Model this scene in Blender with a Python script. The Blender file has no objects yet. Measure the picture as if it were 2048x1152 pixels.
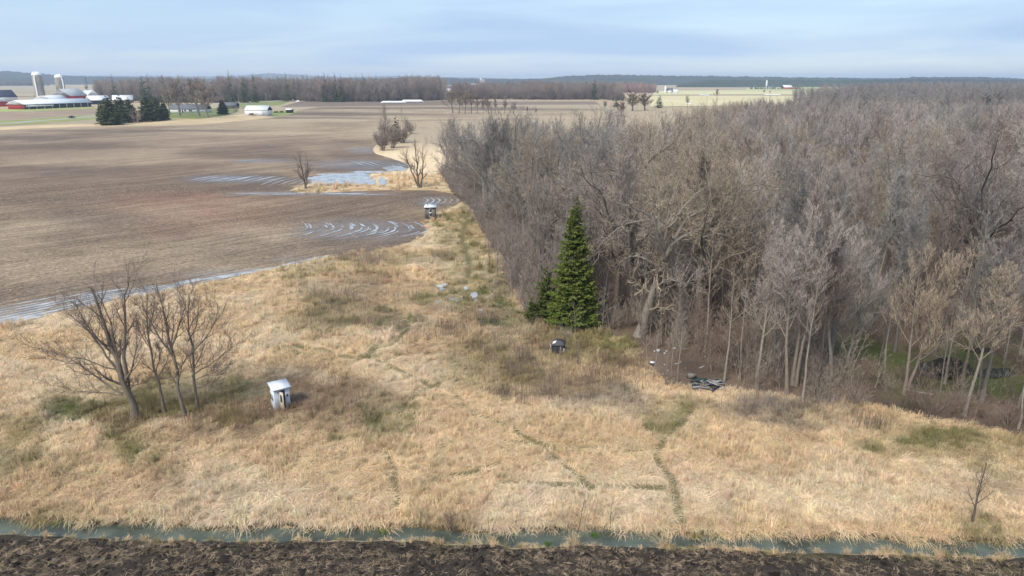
import bpy, math, numpy as np
from mathutils import Vector, Matrix
from mathutils.geometry import delaunay_2d_cdt

# ------------------------------------------------------------------ camera, sky, sun, exposure
scene = bpy.context.scene
COL = scene.collection
H = 25.0                      # drone height above the meadow, metres
FPX = 1366.0                  # focal length in photo pixels (24 mm lens)
HORIZON = 158.0
PITCH = math.atan((576 - HORIZON) / FPX)
CP, SP = math.cos(PITCH), math.sin(PITCH)

cam_data = bpy.data.cameras.new('camera')
cam_data.lens = 36.0 * FPX / 2048.0
cam_data.sensor_width = 36.0
cam_data.clip_start = 0.5
cam_data.clip_end = 40000
cam = bpy.data.objects.new('camera', cam_data)
COL.objects.link(cam)
cam.location = (0, 0, H)
cam.rotation_euler = (math.pi / 2 - PITCH, 0, 0)
scene.camera = cam

SUN_EL, SUN_AZ = 46.0, 215.0          # from behind the camera, a little to the left, behind thin cloud
world = bpy.data.worlds.new('World')
scene.world = world
world.use_nodes = True
nt = world.node_tree
nt.nodes.clear()
def wn(t, **k):
    n = nt.nodes.new(t)
    for a, b in k.items(): setattr(n, a, b)
    return n
sky = wn('ShaderNodeTexSky', sky_type='NISHITA', sun_disc=False)
sky.sun_elevation = math.radians(SUN_EL)
sky.sun_rotation = math.radians(SUN_AZ)
sky.air_density = 1.0; sky.dust_density = 0.3; sky.ozone_density = 1.5
tc = wn('ShaderNodeTexCoord')
mp = wn('ShaderNodeMapping'); mp.inputs['Scale'].default_value = (1.0, 1.0, 11.0)
mp.inputs['Rotation'].default_value = (0.0, 0.12, 0.3)
nz = wn('ShaderNodeTexNoise'); nz.inputs['Scale'].default_value = 1.7; nz.inputs['Detail'].default_value = 5; nz.inputs['Roughness'].default_value = 0.5
nz.inputs['Distortion'].default_value = 0.5
rp = wn('ShaderNodeValToRGB'); rp.color_ramp.elements[0].position = 0.36; rp.color_ramp.elements[1].position = 0.66
rp.color_ramp.elements[0].color = (0.45, 0.45, 0.45, 1); rp.color_ramp.elements[1].color = (0.97, 0.97, 0.97, 1)
mx = wn('ShaderNodeMix', data_type='RGBA')
mx.inputs['B'].default_value = (2.95, 4.0, 5.6, 1)       # thin, bright, bluish-white cloud veil
bg = wn('ShaderNodeBackground'); bg.inputs['Strength'].default_value = 0.1
wo = wn('ShaderNodeOutputWorld')
L = nt.links.new
L(tc.outputs['Generated'], mp.inputs['Vector']); L(mp.outputs['Vector'], nz.inputs['Vector'])
L(nz.outputs['Fac'], rp.inputs['Fac']); L(rp.outputs['Color'], mx.inputs['Factor'])
L(sky.outputs['Color'], mx.inputs['A']); L(mx.outputs['Result'], bg.inputs['Color']); L(bg.outputs['Background'], wo.inputs['Surface'])

sun_d = bpy.data.lights.new('sun', 'SUN')
sun_d.energy = 2.4; sun_d.angle = math.radians(20); sun_d.color = (1.0, 0.93, 0.82)
sun = bpy.data.objects.new('sun', sun_d); COL.objects.link(sun)
_az = math.radians(SUN_AZ); _el = math.radians(SUN_EL)
sun_dir = Vector((math.sin(_az) * math.cos(_el), math.cos(_az) * math.cos(_el), math.sin(_el)))
sun.rotation_euler = sun_dir.to_track_quat('Z', 'Y').to_euler()
vs = scene.view_settings
vs.view_transform = 'Standard'; vs.look = 'None'; vs.gamma = 1.0; vs.use_curve_mapping = False
vs.exposure = 0.72

# ------------------------------------------------------------------ helpers
rng = np.random.default_rng(7)
R = math.radians
def P(x, y, z=0.0):
    """photo pixel -> point on the horizontal plane at height z"""
    u = (x - 1024) / FPX; v = (y - 576) / FPX
    dz = -SP - v * CP
    t = (z - H) / dz
    return np.array([u * t, (CP - v * SP) * t, z])
def PV(pts, z=0.0): return np.array([P(a, b, z) for a, b in pts])
def W2P(X, Y, Z=0.0):
    dz = Z - H
    d = Y * CP - dz * SP
    d = np.maximum(d, 1e-3)
    return 1024 + FPX * X / d, 576 - FPX * (Y * SP + dz * CP) / d
def depth(p): return p[1] * CP - (p[2] - H) * SP
def ppm(p): return FPX / depth(p)             # photo pixels per metre at p
def _hash(ix, iy, s):
    h = (ix.astype(np.int64) * 374761393 + iy.astype(np.int64) * 668265263 + s * 974711) & 0x7fffffff
    h = ((h ^ (h >> 13)) * 1274126177) & 0x7fffffff
    return ((h ^ (h >> 16)) & 0xffff) / 65535.0
def vnoise(x, y, s=0):
    x = np.asarray(x, float); y = np.asarray(y, float)
    ix = np.floor(x); iy = np.floor(y); fx = x - ix; fy = y - iy
    fx = fx * fx * (3 - 2 * fx); fy = fy * fy * (3 - 2 * fy)
    a = _hash(ix, iy, s); b = _hash(ix + 1, iy, s); c = _hash(ix, iy + 1, s); d = _hash(ix + 1, iy + 1, s)
    return (a * (1 - fx) + b * fx) * (1 - fy) + (c * (1 - fx) + d * fx) * fy
def fbm(x, y, s=0, o=3):
    t = 0; amp = 0.5; tot = 0
    for k in range(o):
        t = t + amp * vnoise(x * 2 ** k, y * 2 ** k, s + k * 17); tot += amp; amp *= 0.5
    return t / tot
def smooth(a, b, x):
    t = np.clip((x - a) / (b - a), 0, 1); return t * t * (3 - 2 * t)
def inside(poly, x, y):
    poly = np.asarray(poly); x = np.asarray(x, float); y = np.asarray(y, float)
    r = np.zeros(np.broadcast(x, y).shape, bool); n = len(poly); j = n - 1
    for i in range(n):
        xi, yi = poly[i][:2]; xj, yj = poly[j][:2]
        if yi != yj:
            r ^= ((yi > y) != (yj > y)) & (x < (xj - xi) * (y - yi) / (yj - yi) + xi)
        j = i
    return r
def dist_line(line, x, y):
    line = np.asarray(line)[:, :2]; d = np.full(np.shape(x), 1e9)
    for a, b in zip(line[:-1], line[1:]):
        ab = b - a; l2 = max(ab @ ab, 1e-9)
        t = np.clip(((x - a[0]) * ab[0] + (y - a[1]) * ab[1]) / l2, 0, 1)
        d = np.minimum(d, np.hypot(x - a[0] - t * ab[0], y - a[1] - t * ab[1]))
    return d
def spline(pts, n):
    """Catmull-Rom resampling of an open polyline"""
    p = np.asarray(pts, float); p = np.vstack([2 * p[0] - p[1], p, 2 * p[-1] - p[-2]])
    m = len(p) - 3; out = []
    for t in np.linspace(0, m - 1e-6, n):
        i = int(t); f = t - i; a, b, c, d = p[i:i + 4]
        out.append(0.5 * (2 * b + (c - a) * f + (2 * a - 5 * b + 4 * c - d) * f ** 2 + (3 * b - a - 3 * c + d) * f ** 3))
    return np.array(out)

def make_mesh(name, verts, faces, mats=(), attrs=None, smooth_sh=False, matidx=None):
    """faces: list of int arrays (M x 3 or M x 4)"""
    verts = np.asarray(verts, np.float32)
    me = bpy.data.meshes.new(name)
    faces = [np.asarray(f, np.int32) for f in faces if len(f)]
    me.vertices.add(len(verts)); me.vertices.foreach_set('co', verts.ravel())
    if faces:
        loops = np.concatenate([f.ravel() for f in faces])
        tot = np.concatenate([np.full(len(f), f.shape[1], np.int32) for f in faces])
        st = np.concatenate([[0], np.cumsum(tot)[:-1]]).astype(np.int32)
        me.loops.add(len(loops)); me.loops.foreach_set('vertex_index', loops)
        me.polygons.add(len(tot)); me.polygons.foreach_set('loop_start', st)
        if matidx is not None: me.polygons.foreach_set('material_index', np.asarray(matidx, np.int32))
        if smooth_sh: me.polygons.foreach_set('use_smooth', np.ones(len(tot), bool))
    for k, v in (attrs or {}).items():
        v = np.asarray(v, np.float32)
        if v.ndim == 1:
            a = me.attributes.new(k, 'FLOAT', 'POINT'); a.data.foreach_set('value', v)
        else:
            a = me.attributes.new(k, 'FLOAT_VECTOR', 'POINT'); a.data.foreach_set('vector', v.ravel())
    for m in mats: me.materials.append(m)
    me.update(calc_edges=True); me.validate()
    return me
def tag(o, label=None, cat=None, group=None, kind=None):
    if label: o['label'] = label
    if cat: o['category'] = cat
    if group: o['group'] = group
    if kind: o['kind'] = kind
    return o
def link(name, me, parent=None, loc=None, rotz=0.0):
    o = bpy.data.objects.new(name, me); COL.objects.link(o)
    if parent is not None: o.parent = parent
    if loc is not None: o.location = loc
    if rotz: o.rotation_euler = (0, 0, rotz)
    return o
def empty(name, loc, rotz=0.0, label=None, cat=None, group=None):
    o = link(name, None, None, loc, rotz); o.empty_display_size = 0.3
    return tag(o, label, cat, group)

class MB:
    """collects boxes, bars, prisms into one mesh"""
    def __init__(s): s.v = []; s.f4 = []; s.f3 = []; s.n = 0
    def add(s, v, f4=(), f3=()):
        v = np.asarray(v, float).reshape(-1, 3)
        if len(f4): s.f4.append(np.asarray(f4) + s.n)
        if len(f3): s.f3.append(np.asarray(f3) + s.n)
        s.v.append(v); s.n += len(v); return s
    def box(s, c, d, rz=0.0, tilt=None):
        c = np.asarray(c, float); d = np.asarray(d, float) / 2
        q = np.array([[x, y, z] for z in (-1, 1) for y in (-1, 1) for x in (-1, 1)]) * d
        if tilt is not None: q = q @ np.array(tilt).T
        if rz:
            a, b = math.cos(rz), math.sin(rz); q = q @ np.array([[a, b, 0], [-b, a, 0], [0, 0, 1]])
        return s.add(q + c, [(0, 2, 3, 1), (4, 5, 7, 6), (0, 1, 5, 4), (2, 6, 7, 3), (0, 4, 6, 2), (1, 3, 7, 5)])
    def tube(s, p, r, sides=6, cap=True):
        p = np.asarray(p, float); r = np.broadcast_to(np.asarray(r, float), (len(p),))
        v, f = tubes(p[None], r[None], sides); s.add(v, f)
        return s
    def prism(s, prof, a, b):
        """profile of (x,z) points swept along y from a to b"""
        n = len(prof); v = [(x, y, z) for y in (a, b) for x, z in prof]
        f = [(i, (i + 1) % n, n + (i + 1) % n, n + i) for i in range(n)]
        s.add(v, f)
        t = [(0, i + 1, i) for i in range(1, n - 1)] + [(n, n + i, n + i + 1) for i in range(1, n - 1)]
        s.f3.append(np.array(t) + s.n - 2 * n); return s
    def lathe(s, prof, seg=24, c=(0, 0, 0)):
        a = np.linspace(0, 2 * np.pi, seg, endpoint=False); n = len(prof)
        v = np.array([[r * math.cos(t) + c[0], r * math.sin(t) + c[1], z + c[2]] for r, z in prof for t in a])
        f = [(i * seg + j, i * seg + (j + 1) % seg, (i + 1) * seg + (j + 1) % seg, (i + 1) * seg + j) for i in range(n - 1) for j in range(seg)]
        return s.add(v, f)
    def mesh(s, name, mat, sm=False):
        fs = []
        if s.f4: fs.append(np.vstack(s.f4))
        if s.f3: fs.append(np.vstack(s.f3))
        return make_mesh(name, np.vstack(s.v), fs, [mat], smooth_sh=sm)
    def build(s, name, mat, parent=None, sm=False, loc=None): return link(name, s.mesh(name, mat, sm), parent, loc)

def tubes(Pl, Rl, S):
    """batch of polylines [N,K,3], radii [N,K] -> verts, quads"""
    N, K, _ = Pl.shape
    T = np.empty_like(Pl); T[:, 1:-1] = Pl[:, 2:] - Pl[:, :-2]; T[:, 0] = Pl[:, 1] - Pl[:, 0]; T[:, -1] = Pl[:, -1] - Pl[:, -2]
    T /= np.linalg.norm(T, axis=2, keepdims=True) + 1e-9
    m = T.mean(1); ref = np.where(np.abs(m[:, 2:3]) > 0.8, np.array([[1., 0, 0]]), np.array([[0, 0, 1.]]))[:, None, :]
    A = np.cross(T, np.broadcast_to(ref, T.shape)); A /= np.linalg.norm(A, axis=2, keepdims=True) + 1e-9
    B = np.cross(T, A)
    an = np.arange(S) * 2 * np.pi / S
    V = Pl[:, :, None, :] + Rl[:, :, None, None] * (np.cos(an)[None, None, :, None] * A[:, :, None, :] + np.sin(an)[None, None, :, None] * B[:, :, None, :])
    idx = np.arange(N * K * S).reshape(N, K, S)
    a = idx[:, :-1]; b = np.roll(a, -1, 2); d = idx[:, 1:]; c = np.roll(d, -1, 2)
    return V.reshape(-1, 3), np.stack([a, b, c, d], -1).reshape(-1, 4)
def strips(Pl, Wl, r):
    """flat tapered ribbons along polylines"""
    N, K, _ = Pl.shape
    T = Pl[:, -1] - Pl[:, 0]; T /= np.linalg.norm(T, axis=1, keepdims=True) + 1e-9
    q = r.normal(size=(N, 3)); A = np.cross(T, q); A /= np.linalg.norm(A, axis=1, keepdims=True) + 1e-9
    V = np.stack([Pl - A[:, None] * Wl[..., None], Pl + A[:, None] * Wl[..., None]], 2)
    idx = np.arange(N * K * 2).reshape(N, K, 2)
    F = np.stack([idx[:, :-1, 0], idx[:, :-1, 1], idx[:, 1:, 1], idx[:, 1:, 0]], -1).reshape(-1, 4)
    return V.reshape(-1, 3), F

# ------------------------------------------------------------------ materials
def new_mat(name):
    m = bpy.data.materials.new(name); m.use_nodes = True
    n = m.node_tree.nodes; n.clear()
    out = n.new('ShaderNodeOutputMaterial'); b = n.new('ShaderNodeBsdfPrincipled')
    m.node_tree.links.new(b.outputs[0], out.inputs[0])
    b.inputs['Roughness'].default_value = 0.9
    b.inputs['Specular IOR Level'].default_value = 0.2
    return m, m.node_tree, b
def node(t, kind, **k):
    n = t.nodes.new(kind)
    for a, b in k.items():
        if a.startswith('i_'): n.inputs[a[2:].replace('_', ' ')].default_value = b
        else: setattr(n, a, b)
    return n
def noise_mat(name, c1, c2, scale=3.0, rough=0.85, bump=0.0, spec=0.2, detail=5, metallic=0.0, stretch=None, c3=None, objrand=0.0):
    m, t, b = new_mat(name); l = t.links.new
    co = node(t, 'ShaderNodeTexCoord'); src = co.outputs['Object']
    if stretch:
        mp = node(t, 'ShaderNodeMapping'); mp.inputs['Scale'].default_value = stretch; l(src, mp.inputs[0]); src = mp.outputs[0]
    nz = node(t, 'ShaderNodeTexNoise', i_Scale=scale, i_Detail=detail, i_Roughness=0.6); l(src, nz.inputs['Vector'])
    r = node(t, 'ShaderNodeValToRGB'); e = r.color_ramp.elements
    e[0].position = 0.3; e[1].position = 0.7; e[0].color = (*c1, 1); e[1].color = (*c2, 1)
    if c3 is not None: x = e.new(0.5); x.color = (*c3, 1)
    l(nz.outputs[0], r.inputs[0]); col = r.outputs[0]
    if objrand:
        oi = node(t, 'ShaderNodeObjectInfo'); mr = node(t, 'ShaderNodeMapRange'); mr.inputs[3].default_value = 1 - objrand; mr.inputs[4].default_value = 1 + objrand
        l(oi.outputs['Random'], mr.inputs[0])
        mu = node(t, 'ShaderNodeMix', data_type='RGBA', blend_type='MULTIPLY'); mu.inputs[0].default_value = 1
        l(col, mu.inputs['A']); l(mr.outputs[0], mu.inputs['B']); col = mu.outputs['Result']
    l(col, b.inputs['Base Color'])
    b.inputs['Roughness'].default_value = rough; b.inputs['Specular IOR Level'].default_value = spec; b.inputs['Metallic'].default_value = metallic
    if bump:
        bp = node(t, 'ShaderNodeBump', i_Strength=bump, i_Distance=0.05); l(nz.outputs[0], bp.inputs['Height']); l(bp.outputs[0], b.inputs['Normal'])
    return m

def tinted_mat(name, var='blade', lo=0.72, hi=1.25, rough=0.9, trans=0.0):
    """colour from the plant's own 'tint' value, varied blade by blade"""
    m, t, b = new_mat(name); l = t.links.new
    at = node(t, 'ShaderNodeAttribute', attribute_type='INSTANCER', attribute_name='tint')
    bl = node(t, 'ShaderNodeAttribute', attribute_type='GEOMETRY', attribute_name=var)
    mr = node(t, 'ShaderNodeMapRange'); mr.inputs[3].default_value = lo; mr.inputs[4].default_value = hi
    l(bl.outputs['Fac'], mr.inputs[0])
    mu = node(t, 'ShaderNodeMix', data_type='RGBA', blend_type='MULTIPLY'); mu.inputs[0].default_value = 1
    l(at.outputs['Color'], mu.inputs['A']); l(mr.outputs[0], mu.inputs['B']); l(mu.outputs['Result'], b.inputs['Base Color'])
    b.inputs['Roughness'].default_value = rough; b.inputs['Specular IOR Level'].default_value = 0.1
    if trans:
        tr = node(t, 'ShaderNodeBsdfTranslucent'); ms = node(t, 'ShaderNodeMixShader'); ms.inputs[0].default_value = trans
        out = [q for q in t.nodes if q.type == 'OUTPUT_MATERIAL'][0]
        l(mu.outputs['Result'], tr.inputs[0]); l(b.outputs[0], ms.inputs[1]); l(tr.outputs[0], ms.inputs[2]); l(ms.outputs[0], out.inputs[0])
    return m
M_GRASS = tinted_mat('dry_grass', lo=.7, hi=1.22, trans=.14)
M_TWIG = tinted_mat('twigs', lo=0.5, hi=1.45)
M_NEEDLE = tinted_mat('needles', lo=0.55, hi=1.45, trans=.3)

def bark_mat(name):
    m, t, b = new_mat(name); l = t.links.new
    at = node(t, 'ShaderNodeAttribute', attribute_type='INSTANCER', attribute_name='bark')
    co = node(t, 'ShaderNodeTexCoord'); mp = node(t, 'ShaderNodeMapping'); mp.inputs['Scale'].default_value = (5, 5, 1.2); l(co.outputs['Object'], mp.inputs[0])
    nz = node(t, 'ShaderNodeTexNoise', i_Scale=2.2, i_Detail=6, i_Roughness=0.65); l(mp.outputs[0], nz.inputs['Vector'])
    mr = node(t, 'ShaderNodeMapRange'); mr.inputs[1].default_value = 0.3; mr.inputs[2].default_value = 0.7; mr.inputs[3].default_value = 0.6; mr.inputs[4].default_value = 1.35
    l(nz.outputs[0], mr.inputs[0])
    mu = node(t, 'ShaderNodeMix', data_type='RGBA', blend_type='MULTIPLY'); mu.inputs[0].default_value = 1
    l(at.outputs['Color'], mu.inputs['A']); l(mr.outputs[0], mu.inputs['B']); l(mu.outputs['Result'], b.inputs['Base Color'])
    bp = node(t, 'ShaderNodeBump', i_Strength=0.6, i_Distance=0.03); l(nz.outputs[0], bp.inputs['Height']); l(bp.outputs[0], b.inputs['Normal'])
    return m
M_BARK = bark_mat('bark')

def ground_mat(name, speckle=9.0, contrast=(0.75, 1.25), bump=0.5, row=False, wet=False, streak=None):
    """colour attribute 'col' broken up by fine noise; optional furrows following the 'row' attribute"""
    m, t, b = new_mat(name); l = t.links.new
    at = node(t, 'ShaderNodeAttribute', attribute_name='col')
    geo = node(t, 'ShaderNodeNewGeometry'); src = geo.outputs['Position']
    n1 = node(t, 'ShaderNodeTexNoise', i_Scale=speckle, i_Detail=6, i_Roughness=0.7)
    if streak:
        mp = node(t, 'ShaderNodeMapping'); mp.inputs['Scale'].default_value = streak[:3]; mp.inputs['Rotation'].default_value = (0, 0, streak[3])
        l(src, mp.inputs[0]); l(mp.outputs[0], n1.inputs['Vector'])
    else: l(src, n1.inputs['Vector'])
    n2 = node(t, 'ShaderNodeTexNoise', i_Scale=speckle * 0.11, i_Detail=5, i_Roughness=0.6); l(src, n2.inputs['Vector'])
    def mrange(s, lo, hi, a=0.3, c=0.7):
        r = node(t, 'ShaderNodeMapRange'); r.inputs[1].default_value = a; r.inputs[2].default_value = c; r.inputs[3].default_value = lo; r.inputs[4].default_value = hi
        l(s, r.inputs[0]); return r.outputs[0]
    def mul(a, bb, kind='MULTIPLY'):
        q = node(t, 'ShaderNodeMath', operation=kind); l(a, q.inputs[0]); l(bb, q.inputs[1]); return q.outputs[0]
    fac = mul(mrange(n1.outputs[0], *contrast), mrange(n2.outputs[0], 0.86, 1.14)); h = n1.outputs[0]
    if row:
        ra = node(t, 'ShaderNodeAttribute', attribute_name='row')
        cx = node(t, 'ShaderNodeCombineXYZ'); l(ra.outputs['Fac'], cx.inputs[0])
        sp = node(t, 'ShaderNodeVectorMath', operation='SCALE'); sp.inputs['Scale'].default_value = 0.035; l(src, sp.inputs[0])
        ad = node(t, 'ShaderNodeVectorMath', operation='ADD'); l(cx.outputs[0], ad.inputs[0]); l(sp.outputs[0], ad.inputs[1])
        n3 = node(t, 'ShaderNodeTexNoise', i_Scale=1.15, i_Detail=3, i_Roughness=0.7); l(ad.outputs[0], n3.inputs['Vector'])
        n4 = node(t, 'ShaderNodeTexNoise', i_Scale=0.22, i_Detail=2); l(ad.outputs[0], n4.inputs['Vector'])
        fac = mul(fac, mrange(n3.outputs[0], 0.68, 1.26)); fac = mul(fac, mrange(n4.outputs[0], 0.85, 1.13))
        h = mul(mul(n3.outputs[0], n3.outputs[0]), n1.outputs[0], 'ADD')
    mu = node(t, 'ShaderNodeMix', data_type='RGBA', blend_type='MULTIPLY'); mu.inputs[0].default_value = 1
    l(at.outputs['Color'], mu.inputs['A']); l(fac, mu.inputs['B']); l(mu.outputs['Result'], b.inputs['Base Color'])
    if wet:
        wa = node(t, 'ShaderNodeAttribute', attribute_name='wet')
        r = node(t, 'ShaderNodeMapRange'); r.inputs[3].default_value = 0.9; r.inputs[4].default_value = 0.32; l(wa.outputs['Fac'], r.inputs[0]); l(r.outputs[0], b.inputs['Roughness'])
        r2 = node(t, 'ShaderNodeMapRange'); r2.inputs[3].default_value = 0.1; r2.inputs[4].default_value = 0.5; l(wa.outputs['Fac'], r2.inputs[0]); l(r2.outputs[0], b.inputs['Specular IOR Level'])
    bp = node(t, 'ShaderNodeBump', i_Strength=bump, i_Distance=0.12); l(h, bp.inputs['Height']); l(bp.outputs[0], b.inputs['Normal'])
    return m

def water_mat(name, col, rough=0.06, bump=0.04, scale=2.5):
    m, t, b = new_mat(name); l = t.links.new
    b.inputs['Base Color'].default_value = (*col, 1); b.inputs['Roughness'].default_value = rough
    b.inputs['Specular IOR Level'].default_value = 0.5; b.inputs['IOR'].default_value = 1.33
    geo = node(t, 'ShaderNodeNewGeometry'); nz = node(t, 'ShaderNodeTexNoise', i_Scale=scale, i_Detail=4); l(geo.outputs['Position'], nz.inputs['Vector'])
    r = node(t, 'ShaderNodeValToRGB'); e = r.color_ramp.elements; e[0].position = .35; e[1].position = .65
    e[0].color = (*[c * 0.6 for c in col], 1); e[1].color = (*[c * 1.3 for c in col], 1)
    n2 = node(t, 'ShaderNodeTexNoise', i_Scale=0.5, i_Detail=3); l(geo.outputs['Position'], n2.inputs['Vector']); l(n2.outputs[0], r.inputs[0]); l(r.outputs[0], b.inputs['Base Color'])
    bp = node(t, 'ShaderNodeBump', i_Strength=bump, i_Distance=0.05); l(nz.outputs[0], bp.inputs['Height']); l(bp.outputs[0], b.inputs['Normal'])
    return m

# ------------------------------------------------------------------ regions, in photo pixels on the ground
FIELD_EDGE = [(-420, 770), (-200, 702), (0, 655), (100, 632), (200, 608), (300, 590), (430, 562), (560, 536), (650, 514), (720, 506), (800, 493), (842, 476), (855, 462),
              (850, 452), (842, 444), (850, 440), (876, 438), (884, 424), (912, 410), (936, 398), (915, 389), (870, 381), (780, 380), (700, 383), (640, 386), (600, 386), (578, 381),
              (598, 373), (640, 362), (700, 353), (780, 342), (818, 336), (816, 328), (780, 316), (752, 308), (744, 299), (756, 286), (772, 268), (800, 262)]
FIELD_PX = FIELD_EDGE + [(860, 256), (1000, 250), (1200, 244), (1246, 240), (1210, 222), (1190, 215), (1000, 212), (800, 214), (640, 214), (600, 220), (575, 226), (545, 236), (470, 242), (400, 248), (330, 249), (170, 250), (0, 256), (-300, 262), (-700, 268)]
FIELD_W = PV(FIELD_PX)[:, :2]
FIELD_EDGE_W = PV(FIELD_EDGE)[:, :2]
WOOD_EDGE = [(880, 345), (905, 385), (945, 420), (982, 490), (1012, 560), (1056, 636), (1110, 655), (1200, 668), (1258, 692), (1282, 748), (1335, 776), (1395, 784), (1450, 784), (1500, 792), (1600, 806), (1740, 822), (1850, 843), (1960, 862), (2048, 885), (2250, 930), (2600, 1000)]
WOOD_W = np.vstack([PV(WOOD_EDGE)[:, :2], [[150, 60], [330, 150], [470, 300], [470, 440], [260, 432], [150, 410], [112, 395], [84, 325], [66, 262], [44, 226], [18, 206], [-12, 196]]])

DITCH_N = [(-300, 1036), (0, 1043), (120, 1046), (200, 1054), (300, 1055), (420, 1062), (520, 1060), (600, 1056), (690, 1066), (790, 1057), (860, 1062), (920, 1065), (1000, 1067), (1090, 1064), (1150, 1060), (1250, 1068), (1400, 1074), (1500, 1072), (1600, 1078), (1800, 1081), (2048, 1089), (2350, 1100)]
DITCH_S = [(-300, 1060), (0, 1068), (120, 1072), (300, 1080), (500, 1082), (700, 1082), (900, 1088), (1100, 1092), (1300, 1096), (1500, 1100), (1700, 1106), (1900, 1110), (2048, 1113), (2350, 1122)]
WZ = -0.42
_dn = PV(DITCH_N, WZ); _ds = PV(DITCH_S, WZ)
def ditch_n(x): return np.interp(x, _dn[:, 0], _dn[:, 1]) + 0.30 * (vnoise(x * 1.9, 0 * x, 5) - 0.5) + .4 * (vnoise(x * .45, 0 * x, 15) - .5)
def ditch_s(x): return np.interp(x, _ds[:, 0], _ds[:, 1]) + .06 + 0.30 * (vnoise(x * 1.3, 0 * x, 6) - 0.5) + .35 * (vnoise(x * .35, 0 * x, 16) - .5)

PATHS = [[(735, 718), (790, 737), (850, 765), (900, 786), (930, 815), (960, 832), (1010, 852), (1060, 876), (1110, 892), (1180, 897), (1310, 900)],
         [(1388, 822), (1350, 855), (1325, 885), (1312, 900), (1320, 930), (1345, 960), (1352, 1000), (1362, 1046)],
         [(735, 718), (745, 702), (790, 684), (812, 660), (806, 640)], [(590, 690), (640, 700), (690, 714), (735, 718)], [(560, 690), (600, 706), (625, 710)],
         [(1010, 880), (1050, 885), (1075, 897), (1110, 892)], [(770, 905), (785, 940), (792, 1010)], [(850, 958), (930, 948), (1000, 925)], [(1000, 965), (1150, 970), (1330, 975)],
         [(880, 765), (830, 790), (800, 830)], [(940, 420), (925, 470), (938, 530), (930, 570)], [(1090, 900), (1150, 945), (1180, 975)]]
PATHS_W = [spline(PV(p)[:, :2], 5 * len(p)) for p in PATHS]

STRAW = np.array([0.81, 0.605, 0.37]); PALE = np.array([0.86, 0.685, 0.465]); OCHRE = np.array([0.68, 0.49, 0.29])
BROWN = np.array([0.36, 0.25, 0.155]); OLIVE = np.array([0.32, 0.27, 0.12]); GREEN = np.array([0.125, 0.165, 0.045]); GREYB = np.array([0.30, 0.24, 0.18])
# (px, py, rx, ry, colour, strength): patches where the sward itself changes
PATCH = [(180, 828, 75, 30, GREEN, .85), (250, 880, 60, 35, OLIVE, .8), (145, 940, 60, 20, OLIVE, .5), (40, 900, 60, 60, OLIVE, .55), (270, 915, 30, 14, GREEN, .6),
         (370, 830, 210, 48, BROWN, .75), (300, 800, 120, 45, OLIVE, .75), (460, 800, 110, 45, OLIVE, .65), (660, 815, 150, 55, BROWN, .62), (580, 790, 90, 45, BROWN, .5), (800, 835, 34, 32, GREEN, .65), (735, 878, 26, 12, GREEN, .7), (655, 890, 24, 10, GREEN, .6), (740, 830, 40, 12, GREEN, .45),
         (90, 985, 150, 55, OCHRE, .6), (290, 985, 90, 45, OCHRE, .45), (120, 1032, 160, 16, OLIVE, .55), (280, 950, 60, 25, BROWN, .3),
         (1350, 825, 85, 30, OLIVE, .42), (1375, 835, 25, 14, GREEN, .5), (1330, 855, 22, 12, GREEN, .5), (1218, 688, 50, 28, GREEN, .62), (1190, 700, 110, 40, OLIVE, .6), (1100, 700, 150, 70, OLIVE, .5), (960, 670, 170, 60, BROWN, .5), (1080, 770, 140, 35, BROWN, .5), (1000, 740, 120, 50, OLIVE, .4),
         (730, 600, 110, 55, BROWN, .45), (640, 640, 90, 40, OLIVE, .42), (690, 620, 60, 25, GREEN, .28), (800, 640, 40, 16, GREEN, .55), (640, 668, 20, 6, GREEN, .6), (730, 720, 28, 9, GREEN, .6), (950, 590, 95, 32, OLIVE, .6), (1000, 580, 45, 36, GREEN, .75), (1010, 625, 45, 16, GREEN, .8), (900, 600, 40, 18, GREEN, .35),
         (930, 470, 45, 70, OLIVE, .62), (965, 500, 30, 60, OLIVE, .7), (905, 450, 26, 22, GREEN, .45), (930, 545, 60, 30, OLIVE, .4), (700, 528, 110, 20, OLIVE, .35), (820, 515, 90, 16, OLIVE, .35), (600, 548, 60, 12, OLIVE, .6), (545, 555, 30, 6, GREEN, .5),
         (1560, 822, 130, 26, GREYB, .75), (1200, 800, 100, 25, GREYB, .5), (1760, 862, 60, 22, OLIVE, .5), (1900, 890, 110, 26, OLIVE, .45), (1730, 885, 26, 14, GREEN, .5), (1880, 880, 60, 14, GREEN, .45), (1950, 1055, 75, 26, OLIVE, .95), (1945, 1045, 40, 16, GREEN, .35), (1530, 930, 90, 26, OCHRE, .5), (1960, 960, 80, 30, BROWN, .4), (2010, 920, 60, 40, OLIVE, .45), (1440, 960, 120, 40, OCHRE, .25),
         (720, 375, 110, 22, OCHRE, .6), (640, 380, 50, 8, OLIVE, .5), (860, 375, 40, 14, OLIVE, .45), (850, 310, 60, 60, STRAW, .6),
         (900, 1052, 30, 18, BROWN, .7), (750, 1055, 26, 14, GREEN, .6), (860, 1045, 60, 12, OLIVE, .4), (1420, 1065, 30, 10, GREEN, .4)]
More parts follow.
